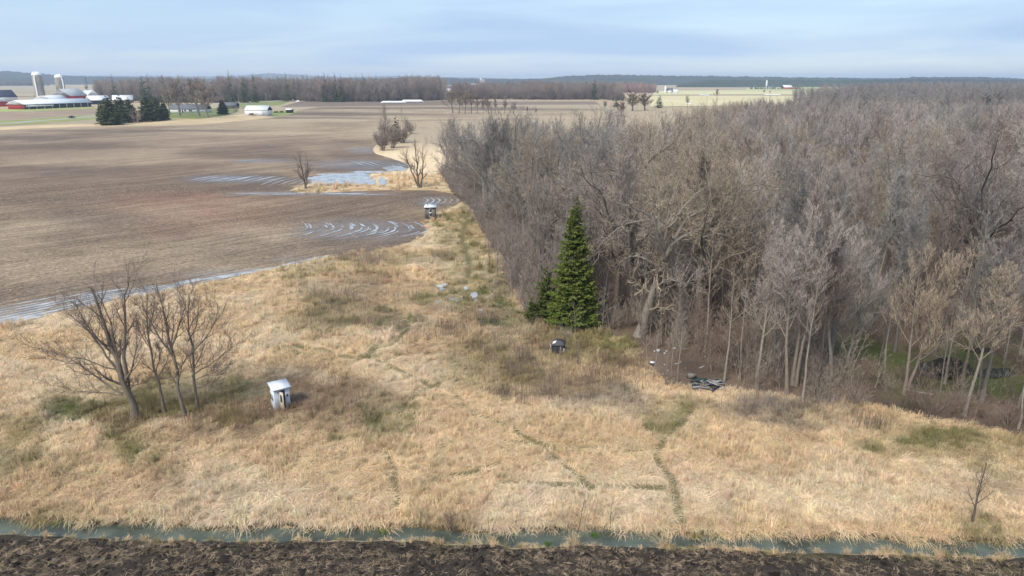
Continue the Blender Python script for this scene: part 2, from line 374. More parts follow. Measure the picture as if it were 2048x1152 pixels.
def meadow_col(X, Y):
    px, py = W2P(X, Y)
    n1 = fbm(X * .16, Y * .16, 1, 4); n2 = fbm(X * .55, Y * .45, 2, 3); n3 = fbm(X * .07, Y * .07, 3, 2)
    c = STRAW[None] + (PALE - STRAW)[None] * smooth(.42, .7, n1)[:, None] + (OCHRE - STRAW)[None] * (.8 * smooth(.5, .75, n2) * smooth(.35, .65, n3))[:, None]
    wx = px + 150 * (fbm(X * .35, Y * .35, 4, 3) - .5); wy = py + 60 * (fbm(X * .35, Y * .35, 9, 3) - .5)
    for a, b, rx, ry, col, s in PATCH:
        d = ((wx - a) / rx) ** 2 + ((wy - b) / ry) ** 2
        near = d < 3
        if near.any():
            w = np.zeros(len(c)); w[near] = s * (1 - smooth(.35, 1.7, d[near])) * (.45 + .75 * smooth(.3, .6, n2[near]))
            c = c * (1 - np.clip(w, 0, 1)[:, None]) + col[None] * np.clip(w, 0, 1)[:, None]
    return c
def path_dist(X, Y):
    d = np.full(len(X), 99.)
    for p in PATHS_W:
        m = (X > p[:, 0].min() - 3) & (X < p[:, 0].max() + 3) & (Y > p[:, 1].min() - 3) & (Y < p[:, 1].max() + 3)
        if m.any(): d[m] = np.minimum(d[m], dist_line(p, X[m], Y[m]))
    return d
def ground_z(X, Y):
    """gentle hummocks in the meadow, the ditch cut, dead flat elsewhere"""
    m = smooth(39, 41, Y) * (1 - smooth(80, 120, Y)) * (1 - inside(FIELD_W, X, Y)) * (1 - inside(WOOD_W, X, Y))
    nr = (Y > 38) & (Y < 125)
    if nr.any():
        dd = np.minimum(dist_line(FIELD_EDGE_W, X[nr], Y[nr]), dist_line(PV(WOOD_EDGE)[:, :2], X[nr], Y[nr])); m[nr] *= smooth(.3, 2, dd)
    z = m * (0.42 * (fbm(X * .55, Y * .55, 21, 2) - .5) + 0.34 * (fbm(X * .16, Y * .16, 22, 2) - .5))
    z = z - 0.10 * m * (1 - smooth(.15, .6, path_dist(X, Y) / (1 + .4 * smooth(52, 75, Y))))
    yn = ditch_n(X); ys = ditch_s(X)
    cut = smooth(ys - .75, ys - .05, Y) * (1 - smooth(yn + .02, yn + .38, Y))
    return z - 0.62 * cut
# ------------------------------------------------------------------ ground sheet
rows = np.concatenate([[-400, -120, -40, -10, 8, 18, 24, 27], np.arange(28.5, 31.5, .5), np.arange(31.5, 40, .11), np.arange(40, 78, .27), np.arange(78, 200, 1.1), np.geomspace(200, 13000, 70)])
us = np.linspace(-1.15, 1.15, 520)
GX = us[None, :] * np.maximum(rows, 32)[:, None] * (1 + 0 * us)[None, :]; GX[:5] *= 6; GX[5:8] *= 1.0
GY = np.repeat(rows[:, None], len(us), 1)
gx, gy = GX.ravel(), GY.ravel()
gz = ground_z(gx, gy)
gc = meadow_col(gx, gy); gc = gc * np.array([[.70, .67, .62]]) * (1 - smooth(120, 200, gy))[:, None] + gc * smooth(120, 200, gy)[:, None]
pd = path_dist(gx, gy); pd = pd / (1 + .5 * smooth(52, 75, gy)); w = (1 - smooth(.18, .5, pd)) * .9
gc = gc * (1 - w[:, None]) + (OLIVE * .5)[None] * w[:, None]
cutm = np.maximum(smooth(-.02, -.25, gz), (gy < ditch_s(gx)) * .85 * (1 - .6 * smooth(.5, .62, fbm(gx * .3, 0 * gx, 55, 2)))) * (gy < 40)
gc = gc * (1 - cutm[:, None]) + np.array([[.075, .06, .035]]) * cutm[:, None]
far = smooth(230, 300, gy)
fc = np.array([[.46, .36, .235]]) + np.array([[.10, .07, .03]]) * (fbm(gx * .004, gy * .004, 31, 3) - .5)[:, None] * 2
gc = gc * (1 - far[:, None]) + fc * far[:, None]
idx = np.arange(gx.size).reshape(GX.shape)
gq = np.stack([idx[:-1, :-1], idx[:-1, 1:], idx[1:, 1:], idx[1:, :-1]], -1).reshape(-1, 4)
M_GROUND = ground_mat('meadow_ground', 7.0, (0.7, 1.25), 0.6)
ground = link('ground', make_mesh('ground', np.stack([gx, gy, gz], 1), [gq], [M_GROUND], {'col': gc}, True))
tag(ground, kind='structure')

def sheet(name, poly, z, mat, colf, step=None, extra=None, jag=0.0, seed=0, zf=None):
    """flat ground sheet with an exact outline; interior points spaced by distance from the camera"""
    poly = np.asarray(poly)[:, :2]; out = []
    n = len(poly)
    for i in range(n):
        a, b = poly[i], poly[(i + 1) % n]; l = np.hypot(*(b - a)); dd = max(a[1], b[1], 30)
        k = max(1, int(l / (dd * .006 + .05))); k = min(k, 400)
        nn = np.array([-(b - a)[1], (b - a)[0]]) / max(l, 1e-6)
        for t in np.arange(k) / k:
            q = a + (b - a) * t
            if jag: q = q + nn * jag * (fbm(np.array([q[0] * .6 / max(jag, .1)]), np.array([q[1] * .6 / max(jag, .1)]), seed, 3)[0] - .5) * 2
            out.append(q)
    out = np.array(out)
    y0, y1 = out[:, 1].min(), out[:, 1].max(); y0 = max(y0, 20)
    ins = []
    y = y0; st = step or .014
    while y < y1:
        dx = max(y * st, .15); xs = np.arange(out[:, 0].min(), out[:, 0].max(), dx)
        xs = xs[np.abs(xs) < y * 1.2 + 20]
        ins.append(np.stack([xs + rng.uniform(-.2, .2, len(xs)) * dx, np.full(len(xs), y) + rng.uniform(-.2, .2, len(xs)) * dx], 1)); y += dx * (2.2 if y > 150 else 1.3)
    ins = np.vstack(ins); ins = ins[inside(out, ins[:, 0], ins[:, 1])]
    pts = np.vstack([out, ins]); m = len(out)
    v, _, f, _, _, _ = delaunay_2d_cdt([Vector(p) for p in pts], [(i, (i + 1) % m) for i in range(m)], [], 1, 1e-5)
    v = np.array([(p[0], p[1]) for p in v]); f = np.array([t for t in f if len(t) == 3])
    at = {'col': colf(v[:, 0], v[:, 1])}
    if extra: at.update(extra(v[:, 0], v[:, 1]))
    o = link(name, make_mesh(name, np.column_stack([v, np.full(len(v), z) + (zf(v[:, 0], v[:, 1]) if zf else 0)]), [f], [mat], at, True))
    return tag(o, kind='structure')

# --- main tilled field
SOIL = np.array([.225, .160, .112]); TAN = np.array([.37, .275, .185]); RED = np.array([.29, .165, .115]); DARK = np.array([.135, .105, .088]); STUB = np.array([.47, .365, .24])
FPATCH = [(360, 430, 170, 45, RED, .5), (330, 400, 120, 16, RED, .5), (500, 420, 120, 40, RED, .35), (200, 445, 110, 18, DARK, .55), (120, 290, 200, 14, DARK, .35), (150, 345, 140, 9, DARK, .4), (330, 385, 80, 10, DARK, .4), (60, 395, 120, 8, DARK, .35), (100, 590, 300, 24, DARK, .5), (330, 560, 220, 26, DARK, .45), (560, 500, 190, 30, DARK, .5), (730, 460, 140, 36, DARK, .75), (680, 430, 160, 30, SOIL, .6), (860, 400, 80, 16, DARK, .6),
          (560, 385, 150, 8, DARK, .6), (470, 362, 120, 14, DARK, .5), (680, 330, 130, 22, DARK, .55), (760, 330, 60, 14, DARK, .6), (500, 345, 80, 10, SOIL, .5), (700, 300, 60, 20, DARK, .4), (250, 270, 200, 8, DARK, .3), (420, 255, 120, 6, DARK, .5), (480, 300, 120, 8, DARK, .35), (560, 322, 60, 5, DARK, .5), (60, 275, 90, 5, DARK, .5),
          (240, 320, 200, 16, TAN, .6), (100, 310, 120, 10, TAN, .5), (450, 278, 160, 12, TAN, .7), (500, 260, 150, 12, STUB, .6), (200, 500, 250, 34, TAN, .35), (60, 540, 150, 30, TAN, .35), (480, 470, 110, 22, TAN, .45), (560, 350, 90, 5, TAN, .4)]
def field_col(X, Y):
    px, py = W2P(X, Y)
    k = np.maximum(Y, 40)
    n1 = fbm(X * .03, Y * .045, 41, 4); n2 = fbm(X * .4, Y * .3, 42, 3)
    c = SOIL[None] + (TAN - SOIL)[None] * smooth(.35, .65, n1)[:, None]
    back = smooth(285, 245, py); right = smooth(640, 800, px) * smooth(300, 262, py)
    w = np.clip(np.maximum(back * .75, right), 0, 1) * (.6 + .5 * smooth(.3, .6, n1))
    w = np.clip(w, 0, 1)[:, None]; c = c * (1 - w) + STUB[None] * w
    wx = px + 60 * (fbm(X * .05, Y * .05, 44, 3) - .5); wy = py + (py - 158) * .16 * (fbm(X * .05, Y * .03, 49, 3) - .5)
    for a, b, rx, ry, col, s in FPATCH:
        d = ((wx - a) / rx) ** 2 + ((wy - b) / ry) ** 2
        q = (s * (1 - smooth(.2, 1.6, d)) * (.55 + .6 * n2))[:, None]; q = np.clip(q, 0, 1); c = c * (1 - q) + col[None] * q
    # far strips of bare dark soil between the stubble
    bars = [(480, 226, 300, 3.2), (640, 229, 330, 3.0), (830, 216, 240, 3.2), (560, 236, 160, 2.5), (1050, 219, 150, 2.0), (300, 262, 260, 3.0)]
    for a, b, rx, ry in bars:
        d = ((wx - a) / rx) ** 2 + ((py + 4 * (n1 - .5) - b) / ry) ** 2; q = (.65 * (1 - smooth(.3, 1.4, d)))[:, None]; c = c * (1 - q) + DARK[None] * q
    return c
WETP = [(0, 635, 120, 30), (250, 600, 160, 20), (480, 550, 130, 16), (600, 522, 70, 12), (720, 460, 150, 26), (880, 402, 60, 12), (620, 387, 170, 6), (460, 358, 110, 10), (720, 330, 110, 12), (520, 322, 70, 5), (730, 300, 40, 8)]
ROW_LINE = PV(FIELD_EDGE[:12] + [(900, 462), (1010, 430), (1300, 370)])[:, :2]
def field_extra(X, Y):
    px, py = W2P(X, Y); w = 0 * X
    for a, b, rx, ry in WETP: w = np.maximum(w, 1 - smooth(.2, 1.4, ((px - a) / rx) ** 2 + ((py - b) / ry) ** 2))
    return {'row': dist_line(ROW_LINE, X, Y), 'wet': w * .8}
M_FIELD = ground_mat('tilled_soil', 2.0, (0.5, 1.45), 0.9, row=True, wet=True)
sheet('tilled_field', FIELD_W, 0.03, M_FIELD, field_col, .010, field_extra, jag=.35, seed=3)

# --- near tilled field at the bottom of the frame
NEAR_S = [(p[0], ditch_s(np.array([p[0]]))[0] - .72) for p in [(x, 0) for x in np.arange(-46, 47, .35)]]
NEAR_W = np.array([(x, y + .28 * (fbm(np.array([x * .8]), np.array([0.]), 52, 2)[0] - .5)) for x, y in NEAR_S] + [(46, -120), (-46, -120)])
def near_col(X, Y):
    n = fbm(X * .7, Y * .9, 51, 4); c = np.array([[.045, .035, .028]]) + (n - .35)[:, None] * np.array([[.06, .045, .03]])
    g = smooth(.5, .7, fbm(X * .25, Y * .5, 53, 3)) * smooth(ditch_s(X) - 4.5, ditch_s(X) - 1, Y); g = (g * .45)[:, None]
    return np.clip(c * (1 - g) + np.array([[.13, .115, .05]]) * g, .02, 1)
M_NEAR = ground_mat('dark_ploughed_soil', 8.0, (0.5, 1.5), 1.0)
def near_z(X, Y): return (.10 * (np.sin((Y - ditch_s(X) * .9) * 7.2 + 2 * fbm(X * .3, Y * .3, 57, 2)) * .5 + .5) * (.4 + fbm(X * .4, Y * .4, 58, 2)) + .10 * fbm(X * 1.5, Y * 1.5, 59, 2)) * (1 - smooth(ditch_s(X) - 1.4, ditch_s(X) - .8, Y)) * (Y > 24)
sheet('ploughed_ground', NEAR_W, 0.02, M_NEAR, near_col, .006, zf=near_z)

# --- leaf litter under the wood
def litter_col(X, Y):
    n = fbm(X * .3, Y * .3, 61, 4); px, py = W2P(X, Y)
    c = np.array([[.12, .085, .062]]) + (smooth(.35, .7, n))[:, None] * np.array([[.085, .06, .04]])
    for a, b, rx, ry, s in [(1840, 730, 190, 40, .8), (1720, 690, 60, 26, .85), (2000, 770, 110, 30, .8), (1960, 690, 110, 30, .5), (1880, 790, 120, 26, .5), (1215, 680, 60, 22, .5)]:
        q = (s * (1 - smooth(.3, 1.4, ((px - a) / rx) ** 2 + ((py - b) / ry) ** 2)) * smooth(.3, .55, fbm(X * .6, Y * .6, 63, 3)))[:, None]
        c = c * (1 - q) + np.array([[.10, .125, .03]]) * q
    return c
M_LITTER = ground_mat('leaf_litter', 6.0, (0.6, 1.35), 0.8)
wf = WOOD_W.copy()
sheet('forest_floor', wf, 0.03, M_LITTER, litter_col, .02, jag=.6, seed=8)

# --- ditch water, one closed sheet a hand below the banks
dx = np.linspace(-46, 46, 260)
a = np.column_stack([dx, ditch_s(dx) - .45, np.full(260, WZ)]); b = np.column_stack([dx, ditch_n(dx) + .28, np.full(260, WZ)])
i = np.arange(259)
M_DITCH = water_mat('ditch_water_surface', (.10, .118, .095), .08, .10, 3.0)
tag(link('ditch_water', make_mesh('ditch_water', np.vstack([a, b]), [np.stack([i, i + 1, i + 261, i + 260], 1)], [M_DITCH])), kind='structure')

# --- puddles lying in the furrows
M_PUD = water_mat('puddle_water', (.42, .41, .395), .16, .06, 1.5)
def ribbon(pts, w, z=.045, mat=None, name='puddle', n=26, wob=.25, seed=0):
    z = z + seed * .0005
    """flat ribbon whose half width tapers at both ends; pts in pixels, w = full width in pixels of height"""
    s = spline(PV(pts)[:, :2], n)
    t = np.gradient(s, axis=0); t /= np.linalg.norm(t, axis=1, keepdims=True); nn = np.column_stack([-t[:, 1], t[:, 0]])
    u = np.linspace(0, 1, n); hw = w / 2 * np.sin(np.pi * np.clip(u, .02, .98)) ** .5 * (1 + wob * 2 * (vnoise(u * 9, u * 0 + seed * 3.1, seed) - .5))
    v = np.vstack([np.column_stack([s + nn * hw[:, None], np.full(n, z)]), np.column_stack([s - nn * hw[:, None], np.full(n, z)])])
    i = np.arange(n - 1)
    o = link(name, make_mesh(name, v, [np.stack([i, i + n, i + n + 1, i + 1], 1)], [mat or M_PUD]))
    return tag(o, kind='structure')
sd = 0
r2 = np.random.default_rng(11)
# along the south edge, furrow after furrow
for k, (off, x0, x1, w) in enumerate([(3, 0, 640, .9), (8, -60, 580, .8), (13, -120, 500, .7), (18, -160, 380, .75), (23, -180, 300, .6), (28, -200, 230, .7), (33, -220, 170, .6), (39, -240, 110, .5)]):
    ex = [-420, -200, 0, 100, 200, 300, 430, 560, 650, 720]; ey = [770, 702, 655, 632, 608, 590, 562, 536, 514, 506]
    x = x0
    while x < x1:
        ln = r2.uniform(90, 240); xs = np.linspace(x, min(x + ln, x1 + 20), 6)
        fall = 1 - .75 * np.clip(xs / 640, 0, 1)
        ribbon([(q, np.interp(q, ex, ey) - off * f * (1 if q > 0 else 1) - 1) for q, f in zip(xs, fall)], w * r2.uniform(.6, 1.15), seed=sd); sd += 1
        x += ln + r2.uniform(4, 34)
for k in range(11):      # slanted group left of the dead tree
    x = 378 + k * 15 + r2.uniform(-3, 3); y = 363 + r2.uniform(-1, 2); l = 62 if k < 6 else 46
    ribbon([(x, y), (x + l * .5, y - 6), (x + l, y - 11)], .9 - .04 * k, seed=sd); sd += 1
for k in range(7):
    x = 520 + k * 18; ribbon([(x, 371), (x + 22, 363), (x + 50, 356)], .4, seed=sd); sd += 1
for (x0, x1, y, w) in [(455, 560, 387, .9), (490, 640, 389, .7), (540, 690, 386.5, .9), (620, 735, 388, 1.3), (660, 770, 390, .6), (440, 500, 391, .5), (730, 800, 389.5, .5)]:
    ribbon([(x0, y + 1), ((x0 + x1) / 2, y), (x1, y - .5)], w, seed=sd); sd += 1
for k in range(12):      # curving furrows near the grey shed
    x = 838 - k * 21; s = 1 - k * .02
    for q in range(4):
        if r2.uniform() < .3: continue
        xx = x + r2.uniform(-8, 8) + q * 7; c_ = np.array([(xx - 18, 443), (xx + 2 - k, 450), (xx + 10 - k * 1.5, 458), (xx + 2 - k * 3, 466), (xx - 30 - k * 4, 474)]); s_ = spline(c_, 20)
        i0 = r2.integers(0, 12); i1 = r2.integers(i0 + 4, min(i0 + 13, 20)); ribbon([tuple(v) for v in s_[i0:i1:3]] + [tuple(s_[i1])], (.36 if k < 9 else .25) * r2.uniform(.3, 1.7), seed=sd, wob=.6); sd += 1
    if k % 2 == 0: ribbon([(x + 2, 462), (x - 10, 468), (x - 46, 477)], .35, seed=sd); sd += 1
for (x, y, l, w) in [(470, 323, 40, .9), (480, 321, 40, .7), (500, 320, 26, .6), (545, 319, 34, .4), (700, 305, 16, .5), (712, 303, 16, .5), (735, 300, 14, .5), (420, 296, 20, .5), (536, 291, 10, .5)]:
    ribbon([(x, y + 1), (x + l / 2, y), (x + l, y - 2)], w, seed=sd); sd += 1
for k in range(7):
    x = 700 + k * 17; ribbon([(x, 322 + k * .6), (x + 18, 328 + k * .6), (x + 34, 333 + k * .4)], .55, seed=sd); sd += 1
for k in range(6):
    x = 848 + k * 12; ribbon([(x, 396), (x + 8, 401), (x + 2, 407), (x - 16, 411)], .4, seed=sd); sd += 1
def blob(px, py, rx, ry, seed, z=.06, name='puddle', mat=None):
    z = z + (seed - 70) * .0011
    c = P(px, py); an = np.linspace(0, 2 * np.pi, 40, endpoint=False)
    rr = 1 + .75 * (fbm(np.cos(an) * 2.2 + seed * 7.7, np.sin(an) * 2.2, seed, 3) - .5)
    pts = [P(px + rx * math.cos(t) * q, py + ry * math.sin(t) * q, z) for t, q in zip(an, rr)]
    v = np.vstack([[P(px, py, z)], pts]); i = np.arange(40)
    return tag(link(name, make_mesh(name, v, [np.stack([0 * i, i + 1, (i + 1) % 40 + 1], 1)], [mat or M_PUD])), kind='structure')
for k, (x, y, a, b) in enumerate([(682, 362, 52, 10), (655, 356, 40, 5), (712, 356, 34, 6), (742, 364, 9, 7), (765, 363, 9, 8), (720, 366, 16, 4), (650, 366, 14, 3), (690, 349, 60, 3), (740, 344, 40, 2.5), (790, 337, 26, 5)]):
    blob(x, y, a, b, 70 + k)
for k, (x, y, a, b) in enumerate([(880, 572, 8, 3), (884, 578, 7, 2.5), (875, 603, 7, 3), (902, 598, 10, 2.5), (915, 600, 8, 3), (948, 590, 7, 6), (952, 600, 5, 3), (932, 577, 4, 4), (905, 592, 6, 2), (975, 594, 8, 2), (960, 620, 6, 2), (890, 569, 5, 3), (925, 596, 6, 2)]):
    blob(x, y, a, b, 90 + k, .16)
M_POOL = water_mat('forest_pool_water', (.03, .033, .025), .03, .02, 2.0)
for k, (x, y, a, b) in enumerate([(1890, 738, 58, 20), (1985, 745, 50, 9), (1440, 640, 26, 12), (1500, 632, 18, 6), (1960, 700, 30, 5), (1720, 520, 40, 8), (1420, 612, 14, 4)]):
    blob(x, y, a, b, 120 + k, .06, 'forest_pool', M_POOL)

# ------------------------------------------------------------------ tree growth
def grow(r, stems, levels):
    """stems [N,K,3] with radii; each level dict grows children on the previous level; returns list of (P,R) per level"""
    out = [stems]
    for lv in levels:
        Pp, Rp = out[lv.get('on', -1)]
        N, K, _ = Pp.shape; n = lv['n']
        par = np.repeat(np.arange(N), n); M = len(par)
        t = lv['t0'] + (lv['t1'] - lv['t0']) * ((np.tile(np.arange(n), N) + r.uniform(0, 1, M)) / n) ** lv.get('tp', 1.0)
        f = t * (K - 1); i = np.minimum(f.astype(int), K - 2); g = (f - i)[:, None]
        p0 = Pp[par, i] * (1 - g) + Pp[par, i + 1] * g
        T = Pp[par, i + 1] - Pp[par, i]; T /= np.linalg.norm(T, axis=1, keepdims=True) + 1e-9
        pr = Rp[par, i] * (1 - g[:, 0]) + Rp[par, i + 1] * g[:, 0]
        L = np.linalg.norm(np.diff(Pp, axis=1), axis=2).sum(1)[par]
        az = np.tile(np.arange(n), N) * 2.4 + r.uniform(0, 6.28, N)[par] + r.normal(0, .5, M)
        ref = np.where(np.abs(T[:, 2:3]) > .9, np.array([[1., 0, 0]]), np.array([[0, 0, 1.]]))
        A = np.cross(T, ref); A /= np.linalg.norm(A, axis=1, keepdims=True) + 1e-9; B = np.cross(T, A)
        pe = np.cos(az)[:, None] * A + np.sin(az)[:, None] * B
        an = np.radians(r.normal(lv['ang'], lv.get('asd', 10), M)) * (1 - lv.get('close', 0) * t)
        d = np.cos(an)[:, None] * T + np.sin(an)[:, None] * pe
        if 'flat' in lv: d[:, 2] *= lv['flat']
        d /= np.linalg.norm(d, axis=1, keepdims=True)
        prof = lv.get('prof', (1, .4)); ln = L * lv['len'] * (prof[0] + (prof[1] - prof[0]) * t) * r.uniform(.65, 1.3, M)
        if 'max' in lv: ln = np.minimum(ln, lv['max'] * r.uniform(.7, 1.2, M))
        Kc = lv['K']; st = (ln / (Kc - 1))[:, None]
        pts = [p0]
        for k in range(Kc - 1):
            d = d + np.array([[0, 0, lv.get('up', .1)]]) / (Kc - 1) * 3 + r.normal(0, lv.get('wob', .12), (M, 3))
            d /= np.linalg.norm(d, axis=1, keepdims=True); pts.append(pts[-1] + d * st)
        PP = np.stack(pts, 1)
        r0 = np.minimum(pr * lv.get('rr', .6), lv.get('rmax', 9)); r0 = np.maximum(r0, lv.get('rmin', .004))
        RR = r0[:, None] * np.linspace(1, lv.get('tip', .3), Kc)[None]
        out.append((PP, RR))
    return out
def stem(r, h, r0, lean=(0, 0), wob=.02, K=10, tip=.12, base=(0, 0)):
    z = np.linspace(0, 1, K); p = np.zeros((K, 3)); p[:, 2] = z * h - .25 * (z == 0)
    p[:, 0] = base[0] + lean[0] * z + np.cumsum(r.normal(0, wob * h / K * 2, K)) * (z > 0); p[:, 1] = base[1] + lean[1] * z + np.cumsum(r.normal(0, wob * h / K * 2, K)) * (z > 0)
    R = r0 * (1 - z * (1 - tip)); R[0] *= 1.5; R[1] *= 1.06
    return p, R
def tree_meshes(name, r, stems, levels, wood_levels, sides=(8, 6, 4, 3), tw=None):
    """returns (trunk mesh, crown mesh)"""
    g = grow(r, (np.stack([s[0] for s in stems]), np.stack([s[1] for s in stems])), levels)
    vs, fs, n = [], [], 0
    for k in range(wood_levels):
        v, f = tubes(g[k][0], g[k][1], sides[min(k, 3)]); vs.append(v); fs.append(f + n); n += len(v)
    trunk = make_mesh(name + '_wood', np.vstack(vs), [np.vstack(fs)], [M_BARK], None, True)
    vs, fs, bl, n = [], [], [], 0
    for k in range(wood_levels, len(g)):
        PP, RR = g[k]
        if k == len(g) - 1 or k >= wood_levels + 1: v, f = strips(PP, RR, r)
        else: v, f = tubes(PP, RR, 3)
        b = np.repeat(r.uniform(0, 1, len(PP)), len(v) // len(PP)); vs.append(v); fs.append(f + n); bl.append(b); n += len(v)
    crown = make_mesh(name + '_twigs', np.vstack(vs), [np.vstack(fs)], [M_TWIG], {'blade': np.concatenate(bl)})
    return trunk, crown
def ash(name, seed, h=15, n1=16, n2=8, n3=8, n4=5, t0=.38, ang=42, r0=.17, tw=.010, up=.25, ln=.36, lean=(.6, .3)):
    r = np.random.default_rng(seed)
    return tree_meshes(name, r, [stem(r, h * .95, r0, (r.normal(0, lean[0]), r.normal(0, lean[1])))],
        [dict(n=n1, t0=t0, t1=.97, ang=ang, asd=8, len=ln, prof=(1.15, .35), K=7, up=up, wob=.09, rr=.5, tip=.25, close=.35),
         dict(n=n2, t0=.2, t1=.97, ang=38, len=.45, prof=(1, .5), K=5, up=.16, wob=.10, rr=.55, tip=.35, rmin=.012),
         dict(n=n3, t0=.15, t1=1, ang=36, len=.55, prof=(1, .6), K=4, up=.14, wob=.10, rr=.6, tip=.5, rmin=tw * 1.5, max=1.3),
         dict(n=n4, t0=.2, t1=1, ang=34, len=.6, prof=(1, .7), K=3, up=.12, wob=.08, rr=.7, tip=.35, rmin=tw, max=.8)], 3)
def oak(name, seed, h=16, n1=10, n2=9, n3=9, n4=5, r0=.42, tw=.011, spread=.62, lean=(0, 0), trunk=.52):
    r = np.random.default_rng(seed)
    return tree_meshes(name, r, [stem(r, h * trunk, r0, lean, .03, tip=.55)],
        [dict(n=n1, t0=.5, t1=1, ang=52, asd=14, len=spread / trunk, prof=(.85, 1), K=9, up=.16, wob=.22, rr=.55, tip=.18, close=.55),
         dict(n=n2, t0=.22, t1=.98, ang=52, asd=14, len=.42, prof=(1.1, .5), K=6, up=.10, wob=.22, rr=.5, tip=.3, rmin=.016),
         dict(n=n3, t0=.2, t1=1, ang=48, len=.5, prof=(1, .6), K=4, up=.08, wob=.2, rr=.6, tip=.45, rmin=tw * 1.5, max=1.5),
         dict(n=n4, t0=.2, t1=1, ang=45, len=.55, prof=(1, .7), K=3, up=.08, wob=.16, rr=.7, tip=.35, rmin=tw, max=.8)], 3)
def maple(name, seed, h=13, n1=18, n2=9, n3=9, n4=5, r0=.2, tw=.010):
    r = np.random.default_rng(seed)
    stems = [stem(r, h * .8, r0, (r.normal(0, .8), r.normal(0, .8)))] if seed % 2 else [stem(r, h * .8, r0 * .8, (r.uniform(-1.4, -.5), r.normal(0, .6))), stem(r, h * .78, r0 * .7, (r.uniform(.5, 1.4), r.normal(0, .6)), base=(.25, .1))]
    return tree_meshes(name, r, stems,
        [dict(n=n1 // len(stems), t0=.25, t1=.97, ang=46, asd=8, len=.5, prof=(1.05, .5), K=7, up=.34, wob=.07, rr=.5, tip=.2, close=.3),
         dict(n=n2, t0=.25, t1=.98, ang=34, len=.46, prof=(1, .55), K=5, up=.28, wob=.07, rr=.55, tip=.35, rmin=.012),
         dict(n=n3, t0=.2, t1=1, ang=30, len=.55, prof=(1, .6), K=4, up=.22, wob=.07, rr=.6, tip=.5, rmin=tw * 1.5, max=1.3),
         dict(n=n4, t0=.2, t1=1, ang=28, len=.62, prof=(1, .7), K=3, up=.18, wob=.05, rr=.7, tip=.35, rmin=tw, max=.9)], 3)
def pole(name, seed, h=13):
    r = np.random.default_rng(seed)
    return tree_meshes(name, r, [stem(r, h, .11, (r.normal(0, .5), r.normal(0, .4)))],
        [dict(n=18, t0=.45, t1=.98, ang=40, len=.2, prof=(1.2, .5), K=5, up=.2, wob=.1, rr=.45, tip=.3, rmin=.012),
         dict(n=7, t0=.2, t1=1, ang=36, len=.5, K=4, up=.14, wob=.1, rr=.6, tip=.4, rmin=.009),
         dict(n=6, t0=.2, t1=1, ang=34, len=.55, K=3, up=.12, wob=.1, rr=.7, tip=.35, rmin=.0065, max=.8)], 2)
def far_tree(name, seed, h=15, shape='ash', tw=.03):
    r = np.random.default_rng(seed); sp = dict(ash=(.34, 40, .3), oak=(.42, 52, .22), maple=(.42, 42, .22))[shape]
    return tree_meshes(name, r, [stem(r, h * .9, .17, (r.normal(0, .7), r.normal(0, .7)), K=7)],
        [dict(n=16, t0=sp[2], t1=.98, ang=sp[1], len=sp[0], prof=(1.15, .45), K=5, up=.25, wob=.1, rr=.55, tip=.3, rmin=.04, close=.3),
         dict(n=8, t0=.2, t1=1, ang=36, len=.5, prof=(1, .6), K=4, up=.2, wob=.1, rr=.6, tip=.5, rmin=tw),
         dict(n=6, t0=.2, t1=1, ang=34, len=.6, prof=(1, .7), K=3, up=.15, wob=.08, rr=.7, tip=.4, rmin=tw * .7)], 2, (6, 4, 3, 3))
def shrub(name, seed, h=2.4, n=14, tw=.007):
    r = np.random.default_rng(seed); stems = []
    for k in range(n):
        a = r.uniform(0, 6.28); q = r.uniform(.2, 1) * h * .42
        stems.append(stem(r, h * r.uniform(.6, 1), .016, (q * math.cos(a), q * math.sin(a)), .05, K=6, tip=.3, base=(.12 * h * math.cos(a) * r.uniform(0, 1), .12 * h * math.sin(a) * r.uniform(0, 1))))
    return tree_meshes(name, r, stems,
        [dict(n=7, t0=.2, t1=1, ang=35, len=.4, K=4, up=.12, wob=.14, rr=.6, tip=.5, rmin=tw),
         dict(n=5, t0=.2, t1=1, ang=38, len=.5, K=3, up=.1, wob=.1, rr=.7, tip=.35, rmin=tw * .8)], 1, (4, 3, 3, 3))
